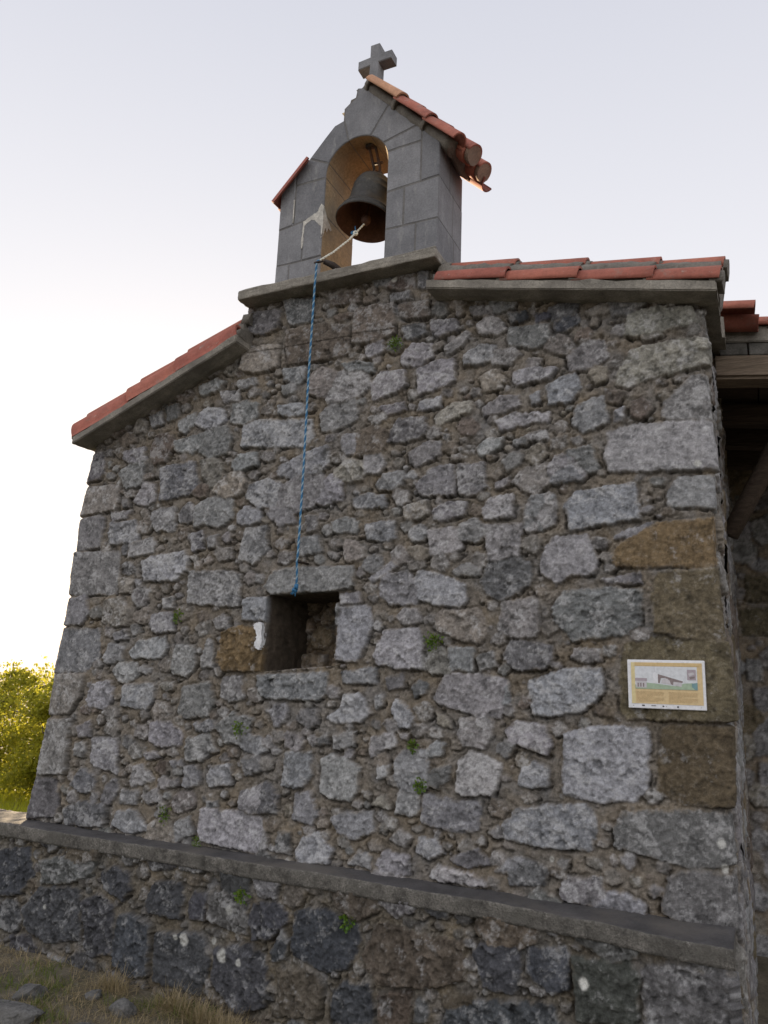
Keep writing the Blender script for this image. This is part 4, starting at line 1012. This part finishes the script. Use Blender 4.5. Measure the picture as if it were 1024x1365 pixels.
lathe(bm, [(0, -.045), (.022, -.04), (.034, -.02), (.036, 0), (.03, .022), (.014, .04)], 16, MT @ Matrix.Translation((.014, -.016, .015)))
from_bm('clapper', bm, M['bronze_inside'], bell)
bm = bmesh.new(); tp = MT @ Vector((0, 0, .385)); hk = Vector((-2.335, .115, 5.52))
for s in (-1, 1):
    tube(bm, [MT @ Vector((.062 * s, 0, .372)), MT @ Vector((.058 * s, 0, .41)), MT @ Vector((.03 * s, 0, .452)), MT @ Vector((0, 0, .462))], .013, 8)
    tube(bm, [MT @ Vector((0, .05 * s, .372)), MT @ Vector((0, .048 * s, .41)), MT @ Vector((0, .025 * s, .45)), MT @ Vector((0, 0, .46))], .013, 8)
from_bm('bell_crown', bm, M['iron'], bell)
bm = bmesh.new(); ct = MT @ Vector((0, 0, .44))
for s in (-1, 1):
    o2 = Vector((.024 * s, 0, 0)); tube(bm, [ct + o2 - Vector((0, 0, .012)), ct + o2 + Vector((0, 0, .06)), hk + o2], .0105, 8)
tube(bm, [ct + Vector((-.03, 0, -.01)), ct + Vector((.03, 0, -.01))], .012, 8)
tube(bm, [ct + Vector((-.035, 0, .10)), ct + Vector((.05, -.01, .085))], .010, 8)
lathe(bm, [(0, 0), (.022, .002), (.022, .03), (0, .032)], 10, Matrix.Translation(hk + Vector((-.024, 0, -.035)))); lathe(bm, [(0, 0), (.03, .002), (.03, .012), (0, .014)], 10, Matrix.Translation(hk + Vector((.0, 0, -.03))))
from_bm('bell_hanger', bm, M['iron'], bell)
# rope guide: rusty bent strap and ring on the slab edge
g0 = Vector((-2.535, -.12, 4.455))
guide = thing('rope_guide', 'rusty bent iron strap with a ring on the ledge under the bell', 'iron bracket')
bm = bmesh.new(); tube(bm, [(-2.43, .02, 4.40), (-2.45, -.02, 4.43), (-2.49, -.08, 4.462), (-2.535, -.125, 4.475)], [.022, .026, .024, .018], 8)
for v in bm.verts: v.co.y = v.co.y
from_bm('strap', bm, M['iron'], guide, smooth=True)
bm = bmesh.new(); bmesh.ops.create_circle(bm, segments=4, radius=.001); bm.clear()
ring = [Vector((-2.560 + .030 * math.cos(a), -.150 + .020 * math.sin(a), 4.462 + .012 * math.sin(a))) for a in [2 * math.pi * k / 18 for k in range(19)]]
tube(bm, ring, .007, 8); from_bm('ring', bm, M['iron'], guide, smooth=True)
bm = bmesh.new(); prism(bm, [(-2.485, 4.42), (-2.465, 4.43), (-2.45, 4.415), (-2.47, 4.405)], -.085, -.06, .002); from_bm('white_scrap', bm, M['paint_white'], guide)
# rope
rope = thing('bell_rope', 'thin blue and white twisted rope hanging from the bell clapper down to the window', 'rope')
def strand(pts, R_, r_, mats, pitch, per=.006):
    pts = [Vector(p) for p in pts]; seg = [(b - a).length for a, b in zip(pts, pts[1:])]; tot = sum(seg); n = int(tot / per); bm = bmesh.new()
    def at(s):
        for (a, b), l in zip(zip(pts, pts[1:]), seg):
            if s <= l: return a.lerp(b, s / l), (b - a).normalized()
            s -= l
        return pts[-1], (pts[-1] - pts[-2]).normalized()
    for q, mi in enumerate(mats):
        path = []
        for i in range(n + 1):
            p, dd = at(tot * i / n); s_ = dd.cross(Vector((0.3, 1, 0.2))).normalized(); t_ = dd.cross(s_); a = tot * i / n / pitch * 2 * math.pi + 2 * math.pi * q / len(mats)
            path.append(p + (s_ * math.cos(a) + t_ * math.sin(a)) * R_)
        tube(bm, path, r_, 5, mi)
    return bm
cl = MT @ Vector((.014, -.016, -.015))
up = [cl, cl.lerp(Vector((-2.556, -.150, 4.472)), .35) + Vector((0, 0, -.03)), cl.lerp(Vector((-2.556, -.150, 4.472)), .7) + Vector((0, 0, -.025)), Vector((-2.556, -.150, 4.472))]
from_bm('upper_cord', strand(up, .0035, .0042, [0, 0], .05), [M['rope_white'], M['rope_blue']], rope)
dn = [(-2.556, -.152, 4.474), (-2.566, -.166, 4.455), (-2.575, -.158, 4.30), (-2.590, -.14, 3.6), (-2.592, -.125, 3.0), (-2.598, -.118, 2.45), (-2.606, -.112, 2.39), (-2.612, -.09, 2.30), (-2.622, -.075, 2.24)]
from_bm('hanging_cord', strand(dn, .0038, .0046, [0, 1, 0], .055, .008), [M['rope_blue'], M['rope_pale']], rope)
bm = bmesh.new()
def knot(c, r, seed):
    rr = random.Random(seed)
    for k in range(4):
        ax = Vector((rr.uniform(-1, 1), rr.uniform(-1, 1), rr.uniform(-.6, .6))).normalized(); s_ = ax.orthogonal().normalized(); t_ = ax.cross(s_)
        tube(bm, [Vector(c) + (s_ * math.cos(a) + t_ * math.sin(a)) * r + ax * rr.uniform(-.3, .3) * r for a in [2 * math.pi * i / 10 for i in range(10)]], .0062, 6, 0)
knot((-2.622, -.075, 2.235), .016, 4); knot((-2.632, -.073, 2.215), .014, 6)
for p in ((-2.645, -.08, 2.185), (-2.628, -.07, 2.175), (-2.66, -.075, 2.19)): tube(bm, [(-2.63, -.074, 2.215), p], [.005, .004], 5, 0)
from_bm('end_knot', bm, M['rope_blue'], rope)
bm = bmesh.new(); kc = up[0].lerp(up[1], .62)
def knot2(c, r, mi):
    rr = random.Random(8)
    for k in range(3):
        ax = Vector((rr.uniform(-1, 1), rr.uniform(-1, 1), rr.uniform(-1, 1))).normalized(); s_ = ax.orthogonal().normalized(); t_ = ax.cross(s_)
        tube(bm, [c + (s_ * math.cos(a) + t_ * math.sin(a)) * r for a in [2 * math.pi * i / 10 for i in range(10)]], .0055, 6, mi)
knot2(kc, .014, 0); knot2(kc + Vector((-.02, 0, .004)), .012, 1)
tube(bm, [kc, kc + Vector((.0, -.01, .05))], [.005, .003], 5, 1); tube(bm, [kc, kc + Vector((-.035, -.01, -.03))], [.005, .003], 5, 0)
from_bm('clapper_knot', bm, [M['rope_white'], M['rope_blue']], rope)

# ================================================================== SIGN
sign = thing('information_sign', 'white framed information plate with ochre field and painted chapel picture on a brown quoin', 'sign', loc=(-.42, -.03, 1.706))
SW, SH = .372, .243
def sbox(bm, u0, u1, v0, v1, y, mat=0, th=.0012):
    vs = box(bm, -SW / 2 + u0 * SW, -SW / 2 + u1 * SW, -y - th, -y, SH / 2 - v1 * SH, SH / 2 - v0 * SH)
    for f in {f for v in vs for f in v.link_faces}: f.material_index = mat
def spoly(bm, pts, y, mat=0):
    vs = [bm.verts.new((-SW / 2 + u * SW, -y, SH / 2 - v * SH)) for u, v in pts]; f = bm.faces.new(vs); f.material_index = mat
    if f.normal.y > 0 or True:
        f.normal_update()
        if f.normal.y > 0: f.normal_flip()
def spart(name, bm, mat):
    o = from_bm(name, bm, mat, sign, local=True); return o
bm = bmesh.new(); box(bm, -SW / 2, SW / 2, -.016, .02, -SH / 2, SH / 2, .004, 2); plate = spart('plate', bm, M['sign_white'])
bm = bmesh.new(); sbox(bm, .05, .965, .055, .90, .0165); spart('ochre_field', bm, M['sign_ochre'])
bm = bmesh.new(); sbox(bm, .05, .10, .055, .90, .0182, 0); sbox(bm, .10, .965, .055, .125, .0182, 1); spart('field_border', bm, [M['sign_yellow'], M['sign_amber']])
mats = [M['sign_sky'], M['sign_green'], M['sign_grey'], M['sign_brown'], M['sign_mauve'], M['sign_teal'], M['sign_white']]
bm = bmesh.new(); sbox(bm, .10, .90, .135, .60, .0182, 0)
spoly(bm, [(.10, .52), (.25, .47), (.45, .50), (.62, .53), (.74, .47), (.84, .46), (.90, .50), (.90, .598), (.10, .598)], .0202, 1)
spoly(bm, [(.335, .28), (.355, .25), (.40, .28), (.405, .49), (.335, .47)], .0204, 6); spoly(bm, [(.40, .29), (.72, .43), (.71, .46), (.60, .44), (.59, .51), (.56, .49), (.5, .37), (.44, .37), (.42, .48), (.40, .47)], .0206, 3)
spoly(bm, [(.44, .47), (.45, .41), (.48, .38), (.52, .38), (.55, .42), (.565, .50)], .0208, 2); spoly(bm, [(.60, .44), (.71, .46), (.70, .54), (.59, .51)], .0208, 2)
spoly(bm, [(.10, .38), (.255, .38), (.255, .44), (.10, .44)], .0206, 4); spoly(bm, [(.11, .44), (.25, .44), (.25, .575), (.11, .575)], .0206, 2)
for u in (.13, .165, .20): spoly(bm, [(u, .48), (u + .018, .48), (u + .018, .56), (u, .56)], .0210, 3)
spoly(bm, [(.355, .14), (.358, .14), (.358, .25), (.355, .25)], .0206, 4)
spoly(bm, [(.775, .19), (.885, .19), (.885, .40), (.775, .40)], .0204, 4); spoly(bm, [(.79, .27), (.85, .24), (.87, .28), (.80, .33)], .0206, 2); spoly(bm, [(.80, .34), (.87, .32), (.87, .36), (.81, .38)], .0206, 3)
spoly(bm, [(.83, .47), (.90, .45), (.90, .597), (.87, .595), (.83, .54)], .0206, 5)
spart('picture', bm, mats)
r5 = random.Random(5)
for col in ((.115, .47), (.53, .90)):
    bm = bmesh.new()
    for k in range(9):
        v = .655 + k * .024; e = col[1] - (r5.uniform(.05, .2) if k in (4, 8) else r5.uniform(0, .012)); u = col[0]
        while u < e:
            w = r5.uniform(.012, .04); sbox(bm, u, min(u + w, e), v, v + .009, .0182, 0, .0006); u += w + .006
    spart('text_column', bm, M['sign_text'])
for u0, u1, v0, v1 in ((.18, .215, .925, .95), (.30, .36, .932, .944), (.445, .465, .93, .955), (.49, .50, .94, .948), (.63, .652, .93, .965), (.06, .075, .94, .948), (.93, .938, .94, .948)):
    bm = bmesh.new(); sbox(bm, u0, u1, v0, v1, .0165); spart('logo', bm, M['sign_dark'])
sign.rotation_euler = (0, rad(-.3), 0)

# ================================================================== GROUND
def gz(x, y):
    x = np.asarray(x, float); y = np.asarray(y, float)
    z = -.17 - .05 * np.clip(x + 4.3, 0, 4) - .04 * np.clip(-4.9 - x, 0, 12) - .03 * np.clip(-x - 20, 0, 400) * .3
    z = z + .05 * np.exp(-((y + 1.3) / .8) ** 2) * sstep(-1.5, -3.5, x)
    return z
def axis(a, b, fine, c0, c1):
    mid = list(np.arange(c0, c1, fine)); lo = [c0]; st_ = fine
    while lo[-1] > a: st_ *= 1.25; lo.append(lo[-1] - st_)
    hi = [c1]; st_ = fine
    while hi[-1] < b: st_ *= 1.25; hi.append(hi[-1] + st_)
    return np.array(lo[:0:-1] + mid + hi)
gx = axis(-1500, 1500, .03, -6, -.2); gy = axis(-1500, 1500, .03, -2.5, .2)
GX, GY = np.meshgrid(gx, gy); GZ = gz(GX, GY) + .035 * fbm(GX, GY, 1.7, 4, 201) * np.exp(-np.hypot(GX + 3, GY) / 30)
from_arrays('ground', np.stack([GX, GY, GZ], -1), grid_faces(len(gy), len(gx)), M['soil'], None, kind='structure')
def ghz(x, y): return float(gz(x, y) + .035 * fbm(np.array([x]), np.array([y]), 1.7, 4, 201)[0])
def blades(name, pts, hts, wid, lean, mat, seed, bend=.5, **kw):
    "many bent tapering blades as one mesh; pts (n,3)"
    rs = np.random.RandomState(seed); n = len(pts); a = rs.rand(n) * 2 * np.pi; L = hts * rs.uniform(.6, 1.3, n); ln = lean * rs.uniform(.2, 1.6, n)
    fw = np.stack([np.cos(a), np.sin(a), 0 * a], -1); sdv = np.stack([-np.sin(a), np.cos(a), 0 * a], -1); w = (wid * rs.uniform(.6, 1.3, n))[:, None]
    v = []
    for k, (t_, ww) in enumerate(((0, 1), (.45, .8), (1, .06))):
        c_ = pts + fw * (L * ln * t_ ** (1 + bend))[:, None] + np.array([0, 0, 1])[None] * (L * np.cos(np.clip(ln, 0, 1.3)) * t_)[:, None]
        v += [c_ - sdv * w * ww / 2, c_ + sdv * w * ww / 2]
    V = np.stack(v, 1); i = np.arange(n)[:, None] * 6
    F = np.concatenate([i + np.array([[0, 1, 3, 2]]), i + np.array([[2, 3, 5, 4]])])
    return from_arrays(name, V.reshape(-1, 3), F, mat, None, smooth=False, **kw)
rs = np.random.RandomState(5)
def scatter(n, x0, x1, y0, y1, seed, thr=None):
    rs = np.random.RandomState(seed); x = rs.uniform(x0, x1, n); y = rs.uniform(y0, y1, n)
    if thr is not None:
        k = fbm(x, y, 2.6, 3, seed) + rs.uniform(-.15, .15, n) > thr; x, y = x[k], y[k]
    return np.stack([x, y, gz(x, y) + .035 * fbm(x, y, 1.7, 4, 201) - .005], -1)
blades('dry_grass', scatter(15000, -5.6, -1.6, -1.5, -.16, 31, -.1), .065, .0035, 1.4, M['straw_blade'], 41, kind='stuff')
blades('green_grass', scatter(22000, -5.6, -1.8, -1.5, -.16, 33, .10), .06, .004, .9, M['grass_blade'], 43, kind='stuff')
blades('meadow_grass', scatter(60000, -15, -5.5, .8, 9.5, 35), .16, .010, .6, M['meadow_blade'], 45, kind='stuff')
blades('lawn_grass', scatter(30000, -9, 1, -6, -1.5, 36), .07, .006, .7, M['grass_blade'], 46, kind='stuff')
# dry tussock hanging at the wall's foot
def fieldrock(c, r, seed, name, label, squash=.55, group=None):
    bm = bmesh.new(); bmesh.ops.create_icosphere(bm, subdivisions=4, radius=1)
    P = np.array([v.co for v in bm.verts]); rr = np.random.RandomState(seed)
    f = .0 + .30 * fbm(P[:, 0] + P[:, 2] * .6 + seed, P[:, 1] - P[:, 2] * .7, 1.1, 4, seed) + .13 * fbm(P[:, 0] - P[:, 2], P[:, 1] + P[:, 2], 5, 3, seed + 3)
    for _ in range(7):
        d_ = rr.normal(size=3); d_ /= np.linalg.norm(d_); k = P @ d_; P = P - np.clip(k - rr.uniform(.45, .75), 0, None)[:, None] * d_ * .95
    P = P * (1 + f)[:, None]
    a = rr.uniform(0, 6.28)
    for v, p in zip(bm.verts, P):
        x, y, z = p[0] * r * 1.35, p[1] * r, p[2] * r * squash
        v.co = (x * math.cos(a) - y * math.sin(a), x * math.sin(a) + y * math.cos(a), z)
    me = bpy.data.meshes.new(name); bm.to_mesh(me); bm.free(); me.materials.append(M['fieldstone']); me.polygons.foreach_set('use_smooth', [True] * len(me.polygons))
    o = bpy.data.objects.new(name, me); o.location = (c[0], c[1], ghz(c[0], c[1]) + r * .12); put(o, None, label, 'rock', group)
for c_, r_, sd_, lab, sq in (((-3.72, -.95), .15, 5, 'wide flat grey stone set in the ground at the bottom left corner', .35), ((-3.86, -.66), .085, 6, 'small rounded bluish stone lying in dry grass near the bottom left corner', .7),
        ((-3.33, -.49), .075, 7, 'pale angular stone beside the dry tussock at the foot of the bench', .8), ((-3.24, -.84), .10, 8, 'broad pale stone slab at the bottom edge in front of the bench', .4), ((-3.60, -.44), .045, 9, 'little pale pebble among the grass below the bench', .7)):
    fieldrock((c_[0], c_[1]), r_, sd_, 'field_stone', lab, sq, 'stones in the grass below the bench')
blades('dry_tussock', np.concatenate([np.stack([x0 + np.random.RandomState(k).normal(0, .06, 300), y0 + np.random.RandomState(k + 9).normal(0, .03, 300), np.full(300, ghz(x0, y0))], -1) for k, (x0, y0) in enumerate(((-2.95, -.30), (-2.75, -.32), (-3.15, -.27), (-3.6, -.28), (-2.6, -.36)))]), .13, .0035, 1.3, M['straw_blade'], 47, kind='stuff')
# ---- ferns and moss tufts rooted in the joints
def tuft(c, r, seed, label, n=110, leaf=.016, ny=-1, mat='fern_leaf'):
    rs = np.random.RandomState(seed); V = []; F = []
    for k in range(n):
        d_ = rs.normal(size=3); d_[1] = -abs(d_[1]) * .8; d_[2] += .15; d_ /= np.linalg.norm(d_)
        p = d_ * r * rs.uniform(.15, 1) * np.array([1, .6, 1]); a = rs.normal(size=3); a = a - a @ d_ * d_; a /= np.linalg.norm(a)
        l = leaf * rs.uniform(.6, 1.3); w = l * .42; u = d_ * .8 + np.cross(a, d_) * rs.uniform(-.8, .8); u /= np.linalg.norm(u); nn = np.cross(u, a)
        b = len(V); V += [p, p + u * l * .5 + a * w, p + u * l + nn * l * .15, p + u * l * .5 - a * w]; F.append((b, b + 1, b + 2, b + 3))
        if k % 6 == 0:
            s_ = a * .0012; b = len(V); V += [s_ * 1., -s_ * 1., p - s_, p + s_]; F.append((b, b + 1, b + 2, b + 3))
    o = from_arrays('wall_fern', np.array(V), np.array(F), M[mat], None, smooth=False, label=label, cat='plant', group='small plants rooted in the wall joints')
    o.location = c
tuft((-2.02, -.015, 3.822), .055, 1, 'green tuft high on the wall, below the right end of the bellcote ledge', 120)
tuft((-1.70, -.015, 1.912), .060, 2, 'round bright green tuft to the right of the little square window', 150)
tuft((-1.815, -.012, 1.313), .034, 3, 'tiny dark green tuft under the window side, upper one of two by a crack', 80)
tuft((-1.76, -.012, 1.098), .042, 4, 'small dark green tuft at the lower end of the crack above the bench', 90)
tuft((-3.014, -.012, 1.335), .050, 5, 'loose green sprig below and left of the window', 60, .018)
tuft((-3.602, -.012, 2.05), .045, 6, 'narrow dark tuft in a joint left of the ochre stone', 70)
tuft((-3.55, -.012, .76), .06, 7, 'low mossy plant in a hollow just above the left part of the seat', 60)
tuft((-3.27, -.02, .628), .045, 8, 'flat yellow green moss cushion on the seat against the wall', 90, .010)
tuft((-2.80, -.165, .41), .042, 9, 'bright green sprig under the seat edge, left one on the bench front', 60, .022)
tuft((-2.10, -.16, .375), .045, 10, 'pale green weed under the seat edge, right one on the bench front', 50, .024)
# ---- trees behind the left corner
def tree(name, c, H, Rr, seed, label, nl, leaf=.075, trunk_h=.4):
    root = thing(name, label, 'tree', 'leafy trees behind the chapel', (c[0], c[1], ghz(*c) - .05)); rs = np.random.RandomState(seed); rr = random.Random(seed)
    bm = bmesh.new(); tips = []
    for s in range(5):
        a = 6.283 * s / 5 + rr.uniform(-.4, .4); r0 = rr.uniform(.25, .7) * Rr; top = Vector((math.cos(a) * r0, math.sin(a) * r0, H * rr.uniform(.72, .95)))
        b0 = Vector((math.cos(a) * .05, math.sin(a) * .05, 0)); pts = [b0.lerp(top, k / 6) + Vector((rr.uniform(-.06, .06), rr.uniform(-.06, .06), 0)) * (k > 0) for k in range(7)]
        tube(bm, pts, [.05 * (1 - .85 * k / 6) * H / 2.6 for k in range(7)], 7); tips += pts[2:]
        for q in range(6):
            p = pts[rr.randint(1, 6)]; e = p + Vector((rr.uniform(-.6, .6) * Rr, rr.uniform(-.6, .6) * Rr, rr.uniform(.1, .45) * H * .4)); tube(bm, [p, p.lerp(e, .5) + Vector((0, 0, .03)), e], [.016, .010, .004], 5); tips += [e, p.lerp(e, .6)]
    from_bm('trunk', bm, M['bark'], root, smooth=True, local=True)
    cl = []
    for k in range(80):
        t_ = tips[rr.randrange(len(tips))]; cl.append((np.array(t_) + rs.normal(0, .12, 3) * Rr, rr.uniform(.12, .30) * Rr))
    for k in range(50):
        a = rr.uniform(0, 6.283); cl.append((np.array([math.cos(a) * Rr * rr.uniform(.3, .9), math.sin(a) * Rr * rr.uniform(.3, .9), rr.uniform(.14, .6) * H]), rr.uniform(.15, .3) * Rr))
    for k in range(9):
        a = rr.uniform(0, 6.283); q = rr.uniform(0, .6); cl.append((np.array([math.cos(a) * Rr * q, math.sin(a) * Rr * q, H * rr.uniform(.86, 1.05)]), .09 * Rr))
    n = nl; ci = rs.randint(0, len(cl), n); cc = np.array([q[0] for q in cl])[ci]; cr = np.array([q[1] for q in cl])[ci]
    g = rs.normal(size=(n, 3)); g /= np.linalg.norm(g, axis=1)[:, None]; p = cc + g * (cr * rs.rand(n) ** .45)[:, None] * np.array([1, 1, .85]); p[:, 2] = np.maximum(p[:, 2], .12)
    u = rs.normal(size=(n, 3)); u[:, 2] -= .3; u /= np.linalg.norm(u, axis=1)[:, None]; b = np.cross(u, rs.normal(size=(n, 3))); b /= np.linalg.norm(b, axis=1)[:, None]
    l = (leaf * rs.uniform(.6, 1.25, n))[:, None]; nn = np.cross(u, b)
    V = np.stack([p, p + u * l * .5 + b * l * .27 + nn * l * .06, p + u * l, p + u * l * .5 - b * l * .27 + nn * l * .06], 1)
    F = np.arange(n)[:, None] * 4 + np.array([[0, 1, 2, 3]])
    from_arrays('crown', V.reshape(-1, 3), F, M['tree_leaf'], root, smooth=False)
tree('broadleaf_tree', (-10.2, 5.5), 2.08, 1.15, 3, 'sunlit yellow green leafy tree just left of the chapel corner', 15000)
tree('broadleaf_tree', (-12.2, 5.9), 2.2, 1.35, 4, 'leafy tree at the left edge, behind the tree by the chapel corner', 14000)
tree('broadleaf_tree', (-9.7, 8.0), 2.4, 1.2, 6, 'leafy tree hidden mostly behind the chapel, farthest from the bench', 14000)
